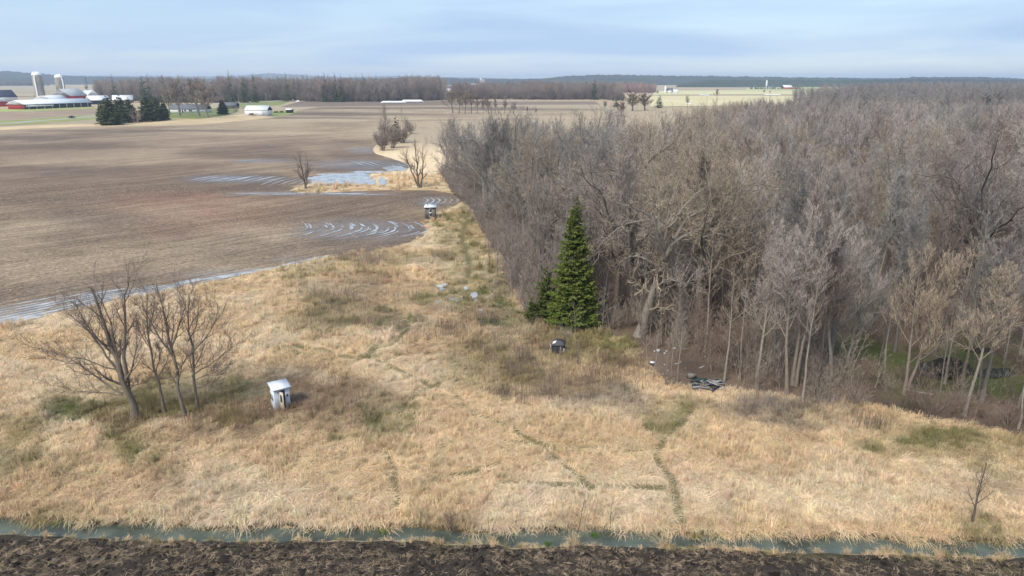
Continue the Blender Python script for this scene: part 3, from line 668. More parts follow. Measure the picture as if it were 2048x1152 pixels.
def conifer(name, seed, h=13.5, w=2.6, nb=260, nn=40, leaf=.2, droop=.25, bare=.03, gap=0.0):
    """spruce: trunk plus a crown of drooping boughs carrying many small needle sprays"""
    r = np.random.default_rng(seed)
    p, Rr = stem(r, h, h * .016, (0, 0), .006, tip=.06); v, f = tubes(p[None], Rr[None], 8)
    trunk = make_mesh(name + '_trunk', v, [f], [M_BARK], None, True)
    t = np.sqrt(r.uniform(bare ** 2, 1, nb)); t = 1 - np.sqrt(r.uniform(0, 1, nb)) * (1 - bare)
    z0 = t * h; az = np.arange(nb) * 2.399 + r.normal(0, .3, nb)
    lump = .86 + .28 * vnoise(az * 1.9, t * 17, seed)
    ln = (w * (1 - t) ** .85 + .12) * lump * r.uniform(.55, 1.15, nb)
    if gap: ln *= np.where(vnoise(t * 9, az * .9, seed + 3) < gap, .3, 1)
    K = 6; s = np.linspace(0, 1, K)
    zz = z0[:, None] + r.normal(0, .05, (nb, 1)) * s[None] * ln[:, None] * 3 + ln[:, None] * (-droop * 1.2 * s + droop * .9 * s ** 2.2)[None] * (1 - .9 * t[:, None]) + ln[:, None] * .5 * t[:, None] * s
    B = np.stack([np.cos(az)[:, None] * ln[:, None] * s, np.sin(az)[:, None] * ln[:, None] * s, zz], 2)
    v1, f1 = tubes(B, np.maximum(.03 * (1 - s), .006)[None] * np.ones((nb, 1)), 3)
    # sprays
    M = nb * nn; par = np.repeat(np.arange(nb), nn); u = r.uniform(.12, 1.0, M) ** .75; fi = u * (K - 1); i = np.minimum(fi.astype(int), K - 2); g = (fi - i)[:, None]
    q = B[par, i] * (1 - g) + B[par, i + 1] * g
    out = np.stack([np.cos(az[par]), np.sin(az[par]), np.zeros(M)], 1); side = np.stack([-np.sin(az[par]), np.cos(az[par]), np.zeros(M)], 1)
    sgn = r.choice([-1, 1], M)[:, None]
    d = out * r.uniform(.3, 1, M)[:, None] + side * sgn * r.uniform(.1, 1, M)[:, None] + np.array([[0, 0, 1]]) * r.normal(-.15, .25, M)[:, None]
    d /= np.linalg.norm(d, axis=1, keepdims=True)
    sl = (ln[par] * .28 * (1.15 - u) + leaf) * r.uniform(.6, 1.2, M)
    e = q + d * sl[:, None]; mid = (q + e) / 2 + np.array([[0, 0, 1]]) * .04
    nrm = np.array([[0, 0, 1.]]) + r.normal(0, .45, (M, 3)); sd_ = np.cross(d, nrm); sd_ /= np.linalg.norm(sd_, axis=1, keepdims=True) + 1e-9
    wd = (sl * .23)[:, None]
    V = np.stack([q, mid + sd_ * wd, e, mid - sd_ * wd], 1).reshape(-1, 3); F = np.arange(M * 4).reshape(-1, 4)
    bl = np.repeat(np.clip(.25 + .5 * u + r.normal(0, .2, M), 0, 1), 4)
    crown = make_mesh(name + '_needles', np.vstack([v1, V]), [np.vstack([f1, F + len(v1)])], [M_NEEDLE], {'blade': np.concatenate([np.zeros(len(v1)), bl])})
    return trunk, crown
def plant(name, meshes, loc, rotz, scale, label, cat, group, bark, tint, tilt=(0, 0)):
    o = bpy.data.objects.new(name, None); o.empty_display_size = .5; COL.objects.link(o)
    o.location = loc; o.rotation_euler = (tilt[0], tilt[1], rotz); o.scale = scale if hasattr(scale, '__len__') else (scale,) * 3
    tag(o, label, cat, group)
    for nm, me in zip(('trunk', 'crown'), meshes):
        c = bpy.data.objects.new(nm, me); COL.objects.link(c); c.parent = o
        c['bark'] = [float(q) for q in bark]; c['tint'] = [float(q) for q in tint]
    return o

# ------------------------------------------------------------------ scatter: many copies that nobody could count, as one object
def scatter(name, pts, rot, scl, pick, tint, sources, label, cat, bark=None):
    coll = bpy.data.collections.new(name + '_kinds')
    for k, ms in enumerate(sources):
        me = ms
        if isinstance(ms, (tuple, list)):       # wood + twigs joined for instancing
            me = join_meshes(name + '_%02d' % k, ms)
        ob = bpy.data.objects.new(name + '_kind_%02d' % k, me); coll.objects.link(ob)
    at = {'rot': rot, 'scl': scl, 'tint': tint}
    if bark is not None: at['bark'] = bark
    me = make_mesh(name, pts, [], (), at)
    a = me.attributes.new('pick', 'INT', 'POINT'); a.data.foreach_set('value', np.asarray(pick, np.int32))
    o = link(name, me); tag(o, label, cat, None, 'stuff')
    g = bpy.data.node_groups.new(name, 'GeometryNodeTree')
    g.interface.new_socket('Geometry', in_out='INPUT', socket_type='NodeSocketGeometry'); g.interface.new_socket('Geometry', in_out='OUTPUT', socket_type='NodeSocketGeometry')
    N = g.nodes.new; l = g.links.new
    gi = N('NodeGroupInput'); go = N('NodeGroupOutput'); m2p = N('GeometryNodeMeshToPoints'); iop = N('GeometryNodeInstanceOnPoints'); ci = N('GeometryNodeCollectionInfo')
    ci.inputs['Collection'].default_value = coll; ci.inputs['Separate Children'].default_value = True; ci.inputs['Reset Children'].default_value = True
    def na(nm, dt): q = N('GeometryNodeInputNamedAttribute'); q.data_type = dt; q.inputs['Name'].default_value = nm; return q.outputs[0]
    e2r = N('FunctionNodeEulerToRotation'); l(na('rot', 'FLOAT_VECTOR'), e2r.inputs[0])
    l(gi.outputs[0], m2p.inputs['Mesh']); l(m2p.outputs[0], iop.inputs['Points']); l(ci.outputs[0], iop.inputs['Instance']); iop.inputs['Pick Instance'].default_value = True
    l(na('pick', 'INT'), iop.inputs['Instance Index']); l(e2r.outputs[0], iop.inputs['Rotation']); l(na('scl', 'FLOAT_VECTOR'), iop.inputs['Scale']); l(iop.outputs[0], go.inputs[0])
    md = o.modifiers.new('scatter', 'NODES'); md.node_group = g
    return o
def join_meshes(name, ms):
    vs, fs, mi, bl, n = [], {3: [], 4: []}, {3: [], 4: []}, [], 0
    for k, me in enumerate(ms):
        c = np.empty(len(me.vertices) * 3, np.float32); me.vertices.foreach_get('co', c); vs.append(c.reshape(-1, 3))
        lp = np.empty(len(me.loops), np.int32); me.loops.foreach_get('vertex_index', lp)
        fs[4].append(lp.reshape(-1, 4) + n); mi[4].append(np.full(len(lp) // 4, k)); n += len(me.vertices)
        b = np.zeros(len(me.vertices), np.float32)
        if 'blade' in me.attributes: me.attributes['blade'].data.foreach_get('value', b)
        bl.append(b)
    return make_mesh(name, np.vstack(vs), [np.vstack(fs[4])], [m.materials[0] for m in ms], {'blade': np.concatenate(bl)}, matidx=np.concatenate(mi[4]))
def sc3(s): s = np.asarray(s, float); return np.stack([s, s, s], 1)

# ------------------------------------------------------------------ the wood on the right
T_GREY = np.array([.38, .315, .265]); T_PURP = np.array([.43, .368, .325]); T_TAN = np.array([.43, .345, .25]); T_DARK = np.array([.20, .155, .13]); T_BLUE = np.array([.33, .305, .275]); T_RED = np.array([.27, .17, .14])
B_GREY = np.array([.23, .20, .17]); B_TAN = np.array([.25, .205, .16]); B_DARK = np.array([.13, .105, .085]); B_PALE = np.array([.30, .26, .21])
ASH = [ash('ash_%d' % k, 100 + k, h=15, n1=16 + k, n3=9, n4=5, ang=34 + 4 * k, lean=(.8, .6)) for k in range(3)]
OAK = [oak('oak_%d' % k, 110 + k) for k in range(2)]
MAP = [maple('maple_%d' % k, 120 + k, h=14) for k in range(3)]
POL = [pole('pole_%d' % k, 130 + k) for k in range(2)]
def thicket(name, seed, h=5.0, n=7):
    r = np.random.default_rng(seed)
    st = [stem(r, h * r.uniform(.6, 1), .028, (r.normal(0, .5), r.normal(0, .5)), .04, K=7, tip=.3, base=(r.normal(0, .8), r.normal(0, .8))) for _ in range(n)]
    return tree_meshes(name, r, st, [dict(n=11, t0=.12, t1=1, ang=42, len=.24, prof=(1.1, .5), K=4, up=.15, wob=.13, rr=.55, tip=.4, rmin=.009), dict(n=6, t0=.2, t1=1, ang=40, len=.5, K=3, up=.12, wob=.12, rr=.7, tip=.4, rmin=.007), dict(n=4, t0=.2, t1=1, ang=40, len=.5, K=3, up=.1, wob=.1, rr=.7, tip=.4, rmin=.0055)], 1, (4, 3, 3, 3))
THI = [thicket('thicket_%d' % k, 145 + k) for k in range(2)]
SHR = [shrub('shrub_%d' % k, 140 + k) for k in range(3)]
FAR2 = [far_tree('lone_far_%d' % k, 155 + k, 15, s, .085) for k, s in enumerate(('maple', 'ash', 'oak'))]
FAR = [far_tree('far_%d' % k, 150 + k, 15, s) for k, s in enumerate(('ash', 'maple', 'oak', 'ash', 'maple'))]
CON = [conifer('pine_%d' % k, 160 + k, h=14, w=3.2, nb=90, nn=26, leaf=.35, gap=.25 * k) for k in range(2)]

def jitter_points(poly, step, seed):
    r = np.random.default_rng(seed); poly = np.asarray(poly)
    xs = np.arange(poly[:, 0].min(), poly[:, 0].max(), step); ys = np.arange(poly[:, 1].min(), poly[:, 1].max(), step)
    X, Y = np.meshgrid(xs, ys); X = X + (np.arange(len(ys)) % 2)[:, None] * step / 2
    X = (X + r.uniform(-.42, .42, X.shape) * step).ravel(); Y = (Y + r.uniform(-.42, .42, Y.shape) * step).ravel()
    m = inside(poly, X, Y); return X[m], Y[m]
wx, wy = jitter_points(WOOD_W, 4.0, 71)
de = dist_line(PV(WOOD_EDGE)[:, :2], wx, wy)
keep = (np.abs(wx) < wy * .92 + 14) & (de > 1.0)
# keep the view on the big spruce, the oak and the pool free
for (a, b, rad) in [(1143, 655, 5.2), (1280, 672, 4.0), (1080, 640, 3.0), (1890, 745, 4.5), (1985, 755, 3.5), (1330, 735, 4.6), (1300, 715, 2.5), (1410, 765, 2.8)]:
    c = P(a, b); keep &= np.hypot(wx - c[0], wy - c[1]) > rad
cl = (vnoise(wx * .09, wy * .09, 5) > .24); keep &= cl
wx, wy = wx[keep], wy[keep]
NAMED = [  # (px, py, kind mesh, height m, bark, tint, label)
    (1448, 764, POL[0], 10.5, B_PALE, T_TAN, 'straight pale-barked tree right behind the scrap pile at the wood edge'),
    (1478, 758, POL[1], 11.5, B_TAN, T_TAN, 'thin bare tree just right of the scrap pile, second trunk from it'),
    (1512, 776, ASH[0], 12.5, B_PALE, T_PURP, 'bare tree with flared pale trunk base, third right of scrap pile'),
    (1574, 792, ASH[1], 14.0, B_TAN, T_PURP, 'tall bare tree with straight tan trunk and lavender-grey upswept crown'),
    (1604, 808, POL[0], 11.5, B_PALE, T_GREY, 'slender pale tree standing foremost at the middle of the wood edge'),
    (1585, 770, MAP[0], 15.5, B_TAN, T_PURP, 'broad bare tree with pinkish-grey rounded crown at wood edge'),
    (1660, 740, MAP[1], 13.5, B_GREY, T_PURP, 'lavender-grey round-crowned tree behind the middle of wood edge'),
    (1808, 790, MAP[2], 13.5, B_TAN, T_TAN, 'broad bare tree with pale upswept twigs left of the dark forest pool'),
    (1765, 760, POL[1], 10, B_GREY, T_GREY, 'thin grey sapling trunk on the russet litter left of the pool'),
    (1890, 768, POL[0], 12.5, B_PALE, T_TAN, 'leaning pale trunk rising in front of the dark forest pool'),
    (1928, 832, ASH[2], 12.5, B_PALE, T_TAN, 'pale forked tree at the wood edge right of the forest pool'),
    (1925, 770, ASH[0], 12.5, B_TAN, T_PURP, 'pale patchy-barked tree behind the forked one by the pool'),
    (2036, 858, POL[1], 9.5, B_PALE, T_TAN, 'thin pale tree at the far right end of the wood edge'),
    (1232, 640, OAK[0], 15, B_DARK, T_GREY, 'dark-stemmed bare tree just right of the tall spruce'),
    (1205, 610, ASH[1], 15, B_GREY, T_GREY, 'tall bare tree rising directly behind the tall spruce'),
    (1290, 745, POL[0], 4.6, B_PALE, T_TAN, 'pale sapling left of the littered clearing, nearest the spruce'),
    (1307, 757, POL[1], 5.2, B_PALE, T_TAN, 'pale sapling beside the white bucket in the littered clearing'),
    (1330, 772, POL[0], 4.2, B_TAN, T_TAN, 'short thin sapling foremost in the littered clearing'),
    (1341, 760, POL[1], 6.0, B_PALE, T_GREY, 'straight pale sapling in the middle of the littered clearing'),
    (1355, 766, POL[0], 6.5, B_PALE, T_GREY, 'bent pale sapling left of the scrap pile'),
    (905, 352, ASH[2], 14.5, B_DARK, T_BLUE, 'dark bare tree at the far left corner of the wood'),
    (895, 345, OAK[1], 13, B_DARK, T_BLUE, 'leftmost bare tree of the wood overhanging the straw strip'),
    (1100, 560, MAP[1], 12.5, B_GREY, T_PURP, 'purple-grey fine-twigged tree behind the spruce, to its left'),
    (1045, 470, OAK[1], 15, B_DARK, T_TAN, 'gnarled spreading oak with dark limbs over the left wood edge')]
for (a, b, ms, hh, bk, ti, lab) in NAMED:
    c = P(a, b); base = 15.0 if ms in ASH else 14.0 if ms in MAP else 13.0 if ms in POL else 16.0
    plant('bare_tree', ms, (c[0], c[1], 0.0), rng.uniform(0, 6.28), hh / base, lab, 'tree', 'trees along the edge of the wood', bk, ti)
    k = np.hypot(wx - c[0], wy - c[1]) > 1.6; wx, wy = wx[k], wy[k]
px, py = W2P(wx, wy)
inview = (px > -60) & (px < 2110)
order = np.argsort(np.where(inview, wy, wy + 4000))
wx, wy, px, py = wx[order], wy[order], px[order], py[order]
NW = len(wx); NI = min(262, NW)
zone = fbm(wx * .035, wy * .035, 77, 2)
r = np.random.default_rng(72)
def wood_tint(i):
    u = r.uniform(); z = zone[i]
    if px[i] < 1230 and wy[i] > 95: return (T_BLUE * .95 if u < .7 else T_GREY), B_GREY
    if 1180 < px[i] < 1480 and u < .5: return T_TAN, B_TAN
    if z > .52 and u < .6: return T_PURP, B_GREY
    if z < .42 and u < .55: return T_BLUE, B_GREY
    return (T_GREY, B_PALE * 1.25) if u < .25 else (T_BLUE, B_GREY) if u < .55 else ((T_TAN, B_TAN) if u < .68 else ((T_DARK * 1.25, B_DARK) if u < .8 else (T_PURP, B_GREY)))
KINDS = {'ash': (ASH, 'slender bare tree with upswept twigs inside the dense wood', 'upswept bare trees in the wood'),
         'oak': (OAK, 'gnarled wide-crowned bare tree inside the dense wood', 'gnarled bare trees in the wood'),
         'map': (MAP, 'round-crowned bare tree with fine twigs inside the dense wood', 'round-crowned bare trees in the wood'),
         'pol': (POL, 'thin pole-like bare tree inside the dense wood', 'pole-like bare trees in the wood')}
for i in range(NI):
    u = r.uniform(); lt = 1180 < px[i] < 1480 or (px[i] < 1230 and wy[i] > 110)
    k = ('oak' if u < .4 else 'ash' if u < .6 else 'map' if u < .85 else 'pol') if lt else ('oak' if u < .08 else 'ash' if u < .42 else 'map' if u < .75 else 'pol')
    ms, lab, grp = KINDS[k]; t, b = wood_tint(i); v = r.uniform(.68, 1.25)
    s = r.uniform(.62, 1.15) * (1.0 if k != 'oak' else .95) * (1 - .12 * smooth(70, 150, wy[i]))
    edge = dist_line(PV(WOOD_EDGE)[:, :2], wx[i:i + 1], wy[i:i + 1])[0]
    if edge < 5 and px[i] < 1060: s *= .6 + .08 * edge
    plant('bare_tree', ms[r.integers(len(ms))], (wx[i], wy[i], 0), r.uniform(0, 6.28), (s * r.uniform(.85, 1.1), s * r.uniform(.85, 1.1), s), lab, 'tree', grp, b * v, t * v, (r.normal(0, .04), r.normal(0, .04)))
n = NW - NI
ti = np.array([np.concatenate(wood_tint(i)) for i in range(NI, NW)]) * r.uniform(.66, 1.25, (n, 1))
yy = wy[NI:]; pick = np.where(yy < 150, r.integers(0, 8, n), 8 + r.integers(0, 5, n))
s = r.uniform(.62, 1.18, n) * (.93 - .14 * smooth(90, 330, yy)) * (.9 + .2 * vnoise(wx[NI:] * .03, yy * .03, 79))
scatter('bare_woodland', np.column_stack([wx[NI:], yy, 0 * yy]), np.column_stack([r.normal(0, .04, n), r.normal(0, .04, n), r.uniform(0, 6.28, n)]), np.column_stack([s * r.uniform(.85, 1.15, n), s * r.uniform(.85, 1.15, n), s]), pick, ti[:, :3], ASH + OAK + MAP + FAR,
        'dense mass of bare grey-brown treetops filling the wood behind its front trees', 'woodland', ti[:, 3:])
print('WOOD', NW)
# brush under and along the wood
bx, by = jitter_points(WOOD_W, 1.5, 81); de = dist_line(PV(WOOD_EDGE)[:, :2], bx, by); pxx, pyy = W2P(bx, by)
left = pxx < 1075
k = (np.abs(bx) < by * .85 + 6) & (by < 190) & (((de < 7) & left) | ((de < 28) & ~left & (r.uniform(0, 1, len(bx)) < np.where(de < 9, .85, .55) * np.where((pxx > 1660) & (de > 3), .45, 1))))
for (a, b, rad) in [(1890, 745, 4.2), (1985, 752, 3.0), (1335, 735, 3.6), (1300, 720, 2.6), (1410, 772, 2.6), (1280, 685, 1.6), (1143, 660, 2.2), (1215, 690, 3.2), (1440, 645, 3.5)]:
    c = P(a, b); k &= np.hypot(bx - c[0], by - c[1]) > rad
bx, by, de, left = bx[k], by[k], de[k], left[k]; n = len(bx)
s = r.uniform(.45, 1.05, n) * np.where(left, 1.75, 1.15)
tt = np.where(left[:, None], np.array([[.31, .255, .215]]), np.where(r.uniform(0, 1, (n, 1)) < .5, np.array([[.255, .19, .15]]), np.array([[.33, .275, .22]]))) * r.uniform(.8, 1.2, (n, 1))
scatter('brushwood', np.column_stack([bx, by, 0 * by]), np.column_stack([0 * bx, 0 * bx, r.uniform(0, 6.28, n)]), np.column_stack([s * 1.2, s * 1.2, s]), np.where((r.uniform(0, 1, n) < np.where(left, .25, .5)) & (de > .8), 3 + r.integers(0, 2, n), r.integers(0, 3, n)), tt, SHR + THI, 'tangled russet and grey brush under and along the bare wood', 'brush', tt * .8)

# ------------------------------------------------------------------ trees with drawn limbs
def drawn(base, lines, r0s, seed, levels, yspread=.12, K=9, wl=3, hs=.87):
    """lines: polylines in photo pixels, laid in an upright plane through the base and pushed in and out of it"""
    b = P(*base); m = 1 / ppm(b); el = PITCH + math.atan((base[1] - 576) / FPX); vz = m / math.cos(el) * hs
    r = np.random.default_rng(seed); st = []
    for k, (ln, r0) in enumerate(zip(lines, r0s)):
        q = spline(np.array(ln, float), K); x = (q[:, 0] - base[0]) * m * (.93 if hs < .9 else 1); z = (base[1] - q[:, 1]) * vz
        L = np.hypot(np.diff(x), np.diff(z)).sum(); t = np.linspace(0, 1, K)
        y = (0 if k == 0 else r.choice([-1, 1]) * r.uniform(.3, 1.0)) * L * yspread * t * 2.2 + np.cumsum(r.normal(0, .012 * L, K)) * (t > 0)
        p = np.column_stack([x, y, z]); p[1:-1, [0, 2]] += r.normal(0, .008 * L, (K - 2, 2))
        if k == 0: p[0, 2] -= .25
        R_ = r0 * (1 - .85 * t) ** .9; R_ = np.maximum(R_, .02)
        if k == 0: R_[0] *= 1.45
        st.append((p, R_))
    return b, tree_meshes('drawn_%d' % seed, r, st, levels, wl)
LONE = [dict(n=9, t0=.2, t1=.98, ang=38, asd=12, len=.6, prof=(1.0, .5), K=7, up=.24, wob=.075, rr=.5, tip=.25, rmin=.014, max=2.3),
        dict(n=9, t0=.15, t1=1, ang=36, len=.5, prof=(1, .6), K=5, up=.16, wob=.07, rr=.6, tip=.4, rmin=.010, max=1.6),
        dict(n=6, t0=.15, t1=1, ang=34, len=.5, prof=(1, .7), K=3, up=.1, wob=.06, rr=.7, tip=.4, rmin=.0075, max=.9)]
LB = np.array([.19, .155, .12]); LT = np.array([.205, .155, .135])
GL = 'four bare trees in the dry grass left of the white shed'
b, ms = drawn((270, 838), [[(270, 838), (266, 790), (259, 740), (250, 680), (240, 620), (228, 560)], [(262, 762), (271, 705), (276, 640), (281, 585), (292, 546)], [(254, 782), (215, 764), (180, 742), (140, 716), (82, 706)], [(252, 786), (205, 780), (150, 780), (112, 770)],
    [(254, 736), (228, 690), (198, 650), (150, 608)], [(264, 752), (290, 722), (308, 690), (330, 650)], [(244, 690), (218, 640), (202, 585)], [(256, 730), (205, 705), (165, 690), (120, 672)], [(262, 745), (256, 690), (262, 620), (256, 560)], [(268, 770), (290, 760), (315, 755)]],
    [.29, .16, .10, .06, .10, .09, .08, .06, .10, .04], 201, LONE, wl=2)
plant('bare_tree', ms, (b[0], b[1], .0), 0, 1, 'largest, leftmost of the four bare trees left of white shed, low limbs reaching left', 'tree', GL, LB, LT)
b, ms = drawn((330, 826), [[(330, 826), (327, 770), (324, 720), (321, 660), (324, 610), (330, 575)], [(326, 735), (338, 705), (346, 680)], [(323, 690), (312, 655), (308, 625)], [(324, 650), (336, 620), (350, 600)]], [.12, .05, .04, .04], 202, LONE, wl=2)
plant('bare_tree', ms, (b[0], b[1], .0), 0, 1, 'thinnest of the four bare trees, right next to the largest one', 'tree', GL, LB, LT)
b, ms = drawn((372, 836), [[(372, 836), (368, 780), (364, 730), (358, 680), (353, 620), (349, 555)], [(362, 700), (345, 660), (332, 620), (325, 580)], [(362, 690), (378, 650), (395, 610), (400, 575)], [(366, 735), (385, 712), (400, 680)], [(358, 675), (366, 630), (362, 580)], [(367, 760), (345, 745), (320, 742)]], [.16, .08, .08, .06, .07, .04], 203, LONE, wl=2)
plant('bare_tree', ms, (b[0], b[1], .0), 0, 1, 'tall straight one of the four bare trees, third from the left', 'tree', GL, LB, LT)
b, ms = drawn((396, 822), [[(396, 822), (394, 765), (393, 710), (396, 660), (404, 610), (412, 570)], [(394, 745), (430, 722), (465, 700), (498, 672)], [(395, 700), (425, 670), (448, 640), (458, 600)], [(394, 755), (425, 745), (455, 738)], [(396, 670), (420, 635), (432, 595)], [(393, 735), (420, 715), (450, 715), (485, 712)], [(394, 770), (430, 762), (452, 768)]], [.13, .06, .06, .04, .06, .04, .035], 204, LONE, wl=2)
plant('bare_tree', ms, (b[0], b[1], .0), 0, 1, 'rightmost of the four bare trees, branches reaching towards white shed', 'tree', GL, LB, LT)
OAKL = [dict(n=11, t0=.25, t1=.98, ang=55, asd=16, len=.40, prof=(1.0, .45), K=7, up=.06, wob=.24, rr=.5, tip=.3, rmin=.016, max=4.0),
        dict(n=9, t0=.15, t1=1, ang=48, len=.5, prof=(1, .6), K=5, up=.05, wob=.2, rr=.6, tip=.45, rmin=.011, max=1.8),
        dict(n=7, t0=.15, t1=1, ang=44, len=.55, prof=(1, .7), K=3, up=.05, wob=.15, rr=.7, tip=.4, rmin=.007, max=.9)]
b, ms = drawn((1278, 672), [[(1278, 672), (1290, 620), (1302, 575), (1312, 535), (1322, 500)], [(1318, 515), (1335, 480), (1352, 450), (1372, 432), (1405, 424)], [(1330, 490), (1355, 468), (1375, 455), (1400, 432)], [(1318, 515), (1302, 480), (1290, 440), (1262, 415), (1215, 400)],
    [(1305, 530), (1270, 512), (1240, 520), (1226, 545)], [(1316, 510), (1320, 455), (1330, 405), (1345, 360)], [(1302, 480), (1305, 430), (1298, 385), (1285, 345)], [(1335, 480), (1370, 475), (1410, 465), (1445, 470)], [(1290, 440), (1250, 445), (1205, 470), (1180, 500)], [(1322, 455), (1350, 420), (1380, 390), (1420, 370)]],
    [.50, .26, .2, .24, .12, .2, .2, .12, .12, .14], 205, OAKL, .16, wl=2, hs=.95)
plant('oak_tree', ms, (b[0], b[1], .0), 0, 1, 'huge leaning old oak with pale trunk at the wood edge right of the spruce', 'tree', None, np.array([.235, .205, .165]), T_TAN)
# spruces
sp = conifer('spruce', 210, h=13.9, w=2.75, nb=950, nn=38, leaf=.18, droop=.34)
c = P(1146, 652); plant('spruce_tree', sp, (c[0], c[1], 0), .4, 1, 'tall dark-green conical spruce at the edge of the bare wood', 'tree', None, B_DARK, (.175, .215, .05))
sp2 = conifer('young_spruce', 211, h=6.2, w=2.1, nb=170, nn=36, leaf=.16, droop=.2, gap=.25)
c = P(1094, 640); plant('spruce_tree', sp2, (c[0], c[1], 0), 1.4, 1, 'small ragged green spruce tucked left of the tall spruce', 'tree', None, B_DARK, (.12, .15, .04))
c = P(1064, 640); plant('spruce_tree', sp2, (c[0], c[1], 0), 3.0, .45, 'knee-high green spruce at the wood edge left of the small spruce', 'tree', None, B_DARK, (.12, .15, .04))
# small trees on the ditch bank and saplings
def sapling(base, top, seed, label, n1=9, name='sapling', bark=B_DARK, tint=None, group=None, lean=(0, 0), r0=None):
    b = P(*base); el = PITCH + math.atan((base[1] - 576) / FPX); hh = (base[1] - top) / ppm(b) / math.cos(el)
    r = np.random.default_rng(seed)
    ms = tree_meshes('sapling_%d' % seed, r, [stem(r, hh, r0 or hh * .014, lean, .03, K=8, tip=.25)],
        [dict(n=n1, t0=.25, t1=.98, ang=48, len=.42, prof=(1, .5), K=5, up=.2, wob=.12, rr=.55, tip=.3, rmin=.009), dict(n=6, t0=.2, t1=1, ang=40, len=.5, K=4, up=.12, wob=.12, rr=.6, tip=.4, rmin=.006),
         dict(n=5, t0=.2, t1=1, ang=38, len=.5, K=3, up=.1, wob=.1, rr=.7, tip=.4, rmin=.006)], 2)
    return plant(name, ms, (b[0], b[1], 0), 0, 1, label, 'tree', group, bark, LT if tint is None else tint)
sapling((1943, 1045), 935, 221, 'small bare tree on a green mound by the ditch, bottom right', 11, 'bare_tree', r0=.07)
sapling((1157, 1056), 1000, 222, 'knee-bent bare sapling on the ditch bank near frame centre', 5, lean=(.3, 0))
sapling((1221, 1050), 1008, 223, 'smaller bare sapling right of the bent one on the ditch bank', 4)
# trees standing in the wet field and round the thicket
def mid(base, top, ms, hb, label, bark, tint, name='bare_tree', group=None, wid=1.0, rot=None):
    b = P(*base); hh = (base[1] - top) / ppm(b) / math.cos(PITCH + math.atan((base[1] - 576) / FPX)); s = hh / hb
    return plant(name, ms, (b[0], b[1], 0), rng.uniform(0, 6.28) if rot is None else rot, (s * wid, s * wid, s), label, 'tree', group, bark, tint)
b, ms = drawn((612, 378), [[(612, 378), (610, 360), (607, 340), (604, 318), (603, 303)], [(612, 372), (615, 355), (618, 335), (619, 312)], [(610, 362), (603, 348), (598, 332)]], [.22, .18, .1], 231, LONE, wl=2)
plant('bare_tree', ms, (b[0], b[1], 0), 0, 1, 'forked dark bare tree alone in the wet field left of the pond', 'tree', None, B_DARK, LT)
b, ms = drawn((838, 376), [[(838, 376), (836, 350), (835, 325), (834, 300), (832, 268)], [(836, 372), (825, 345), (815, 320), (808, 300)], [(842, 376), (846, 345), (848, 310), (849, 280)], [(836, 350), (822, 328), (800, 308)]], [.26, .2, .2, .1], 232, LONE, wl=2)
plant('bare_tree', ms, (b[0], b[1], 0), 0, 1, 'bare tree with several stems on the grass tongue right of the pond', 'tree', None, B_DARK, LT)
GT = 'trees of the field thicket'; BUSH = shrub('dense_bush', 149, n=26, tw=.022)
mid((766, 297), 218, POL[0], 13, 'tall thin dead tree at the left end of the field thicket', B_TAN, T_GREY, group=GT)
mid((774, 290), 212, ASH[0], 15, 'taller forked bare tree in the middle of the field thicket', B_TAN, T_GREY, group=GT, wid=.7)
mid((806, 275), 214, POL[1], 13, 'thin bare tree right of the evergreen in the field thicket', B_GREY, T_GREY, group=GT)
mid((812, 268), 232, MAP[0], 14, 'low rounded bare tree at the right end of the field thicket', B_GREY, T_BLUE, group=GT)
mid((794, 283), 228, CON[0], 14, 'dark conical evergreen inside the field thicket', B_DARK, (.04, .055, .02), 'evergreen_tree', GT, wid=1.0)
for k, (a, b_, h_, lab) in enumerate([(765, 301, 2.0, 'low grey bush at the near end of the field thicket'), (785, 296, 2.3, 'middle grey bush in front of the thicket evergreen'), (805, 286, 2.2, 'spreading bush right of the thicket evergreen'), (775, 282, 2.4, 'tall brown bush behind the thicket front bushes'), (822, 268, 1.6, 'grey bush at the back end of the thicket'), (758, 290, 1.5, 'leftmost small bush of the field thicket')]):
    c = P(a, b_); plant('shrub', BUSH, (c[0], c[1], 0), k, (h_ * 1.6, h_ * 1.6, h_ * 1.45), lab, 'bush', 'bushes of the field thicket', T_DARK, T_GREY * .75)
for k, (a, b_, sx, s, lab, tt) in enumerate([(1133, 682, 1.0, .75, 'pale grey bush behind the dark weathered hut near the spruce', np.array([.36, .32, .26])), (1042, 724, .85, .75, 'round dark-brown bush in the grass left of the dark hut', T_DARK), (1012, 790, .6, .5, 'low dark bush in the grass below the round brown bush', T_DARK * .8), (905, 1060, .8, .5, 'dark tangled bush hanging over the ditch bank', T_DARK * .8),
                                         (1243, 735, .7, .8, 'thin brown bush at the wood edge under the leaning oak', T_RED), (272, 246, 4.2, 3.4, 'round pale bare bush in front of the farm evergreens', T_GREY * 1.15), (1150, 735, .6, .55, 'small brown bush right below the dark hut', T_DARK)]):
    c = P(a, b_); plant('shrub', SHR[k % 3], (c[0], c[1], 0), k * 1.3, (sx, sx, s), lab, 'bush', None, tt * .8, tt)

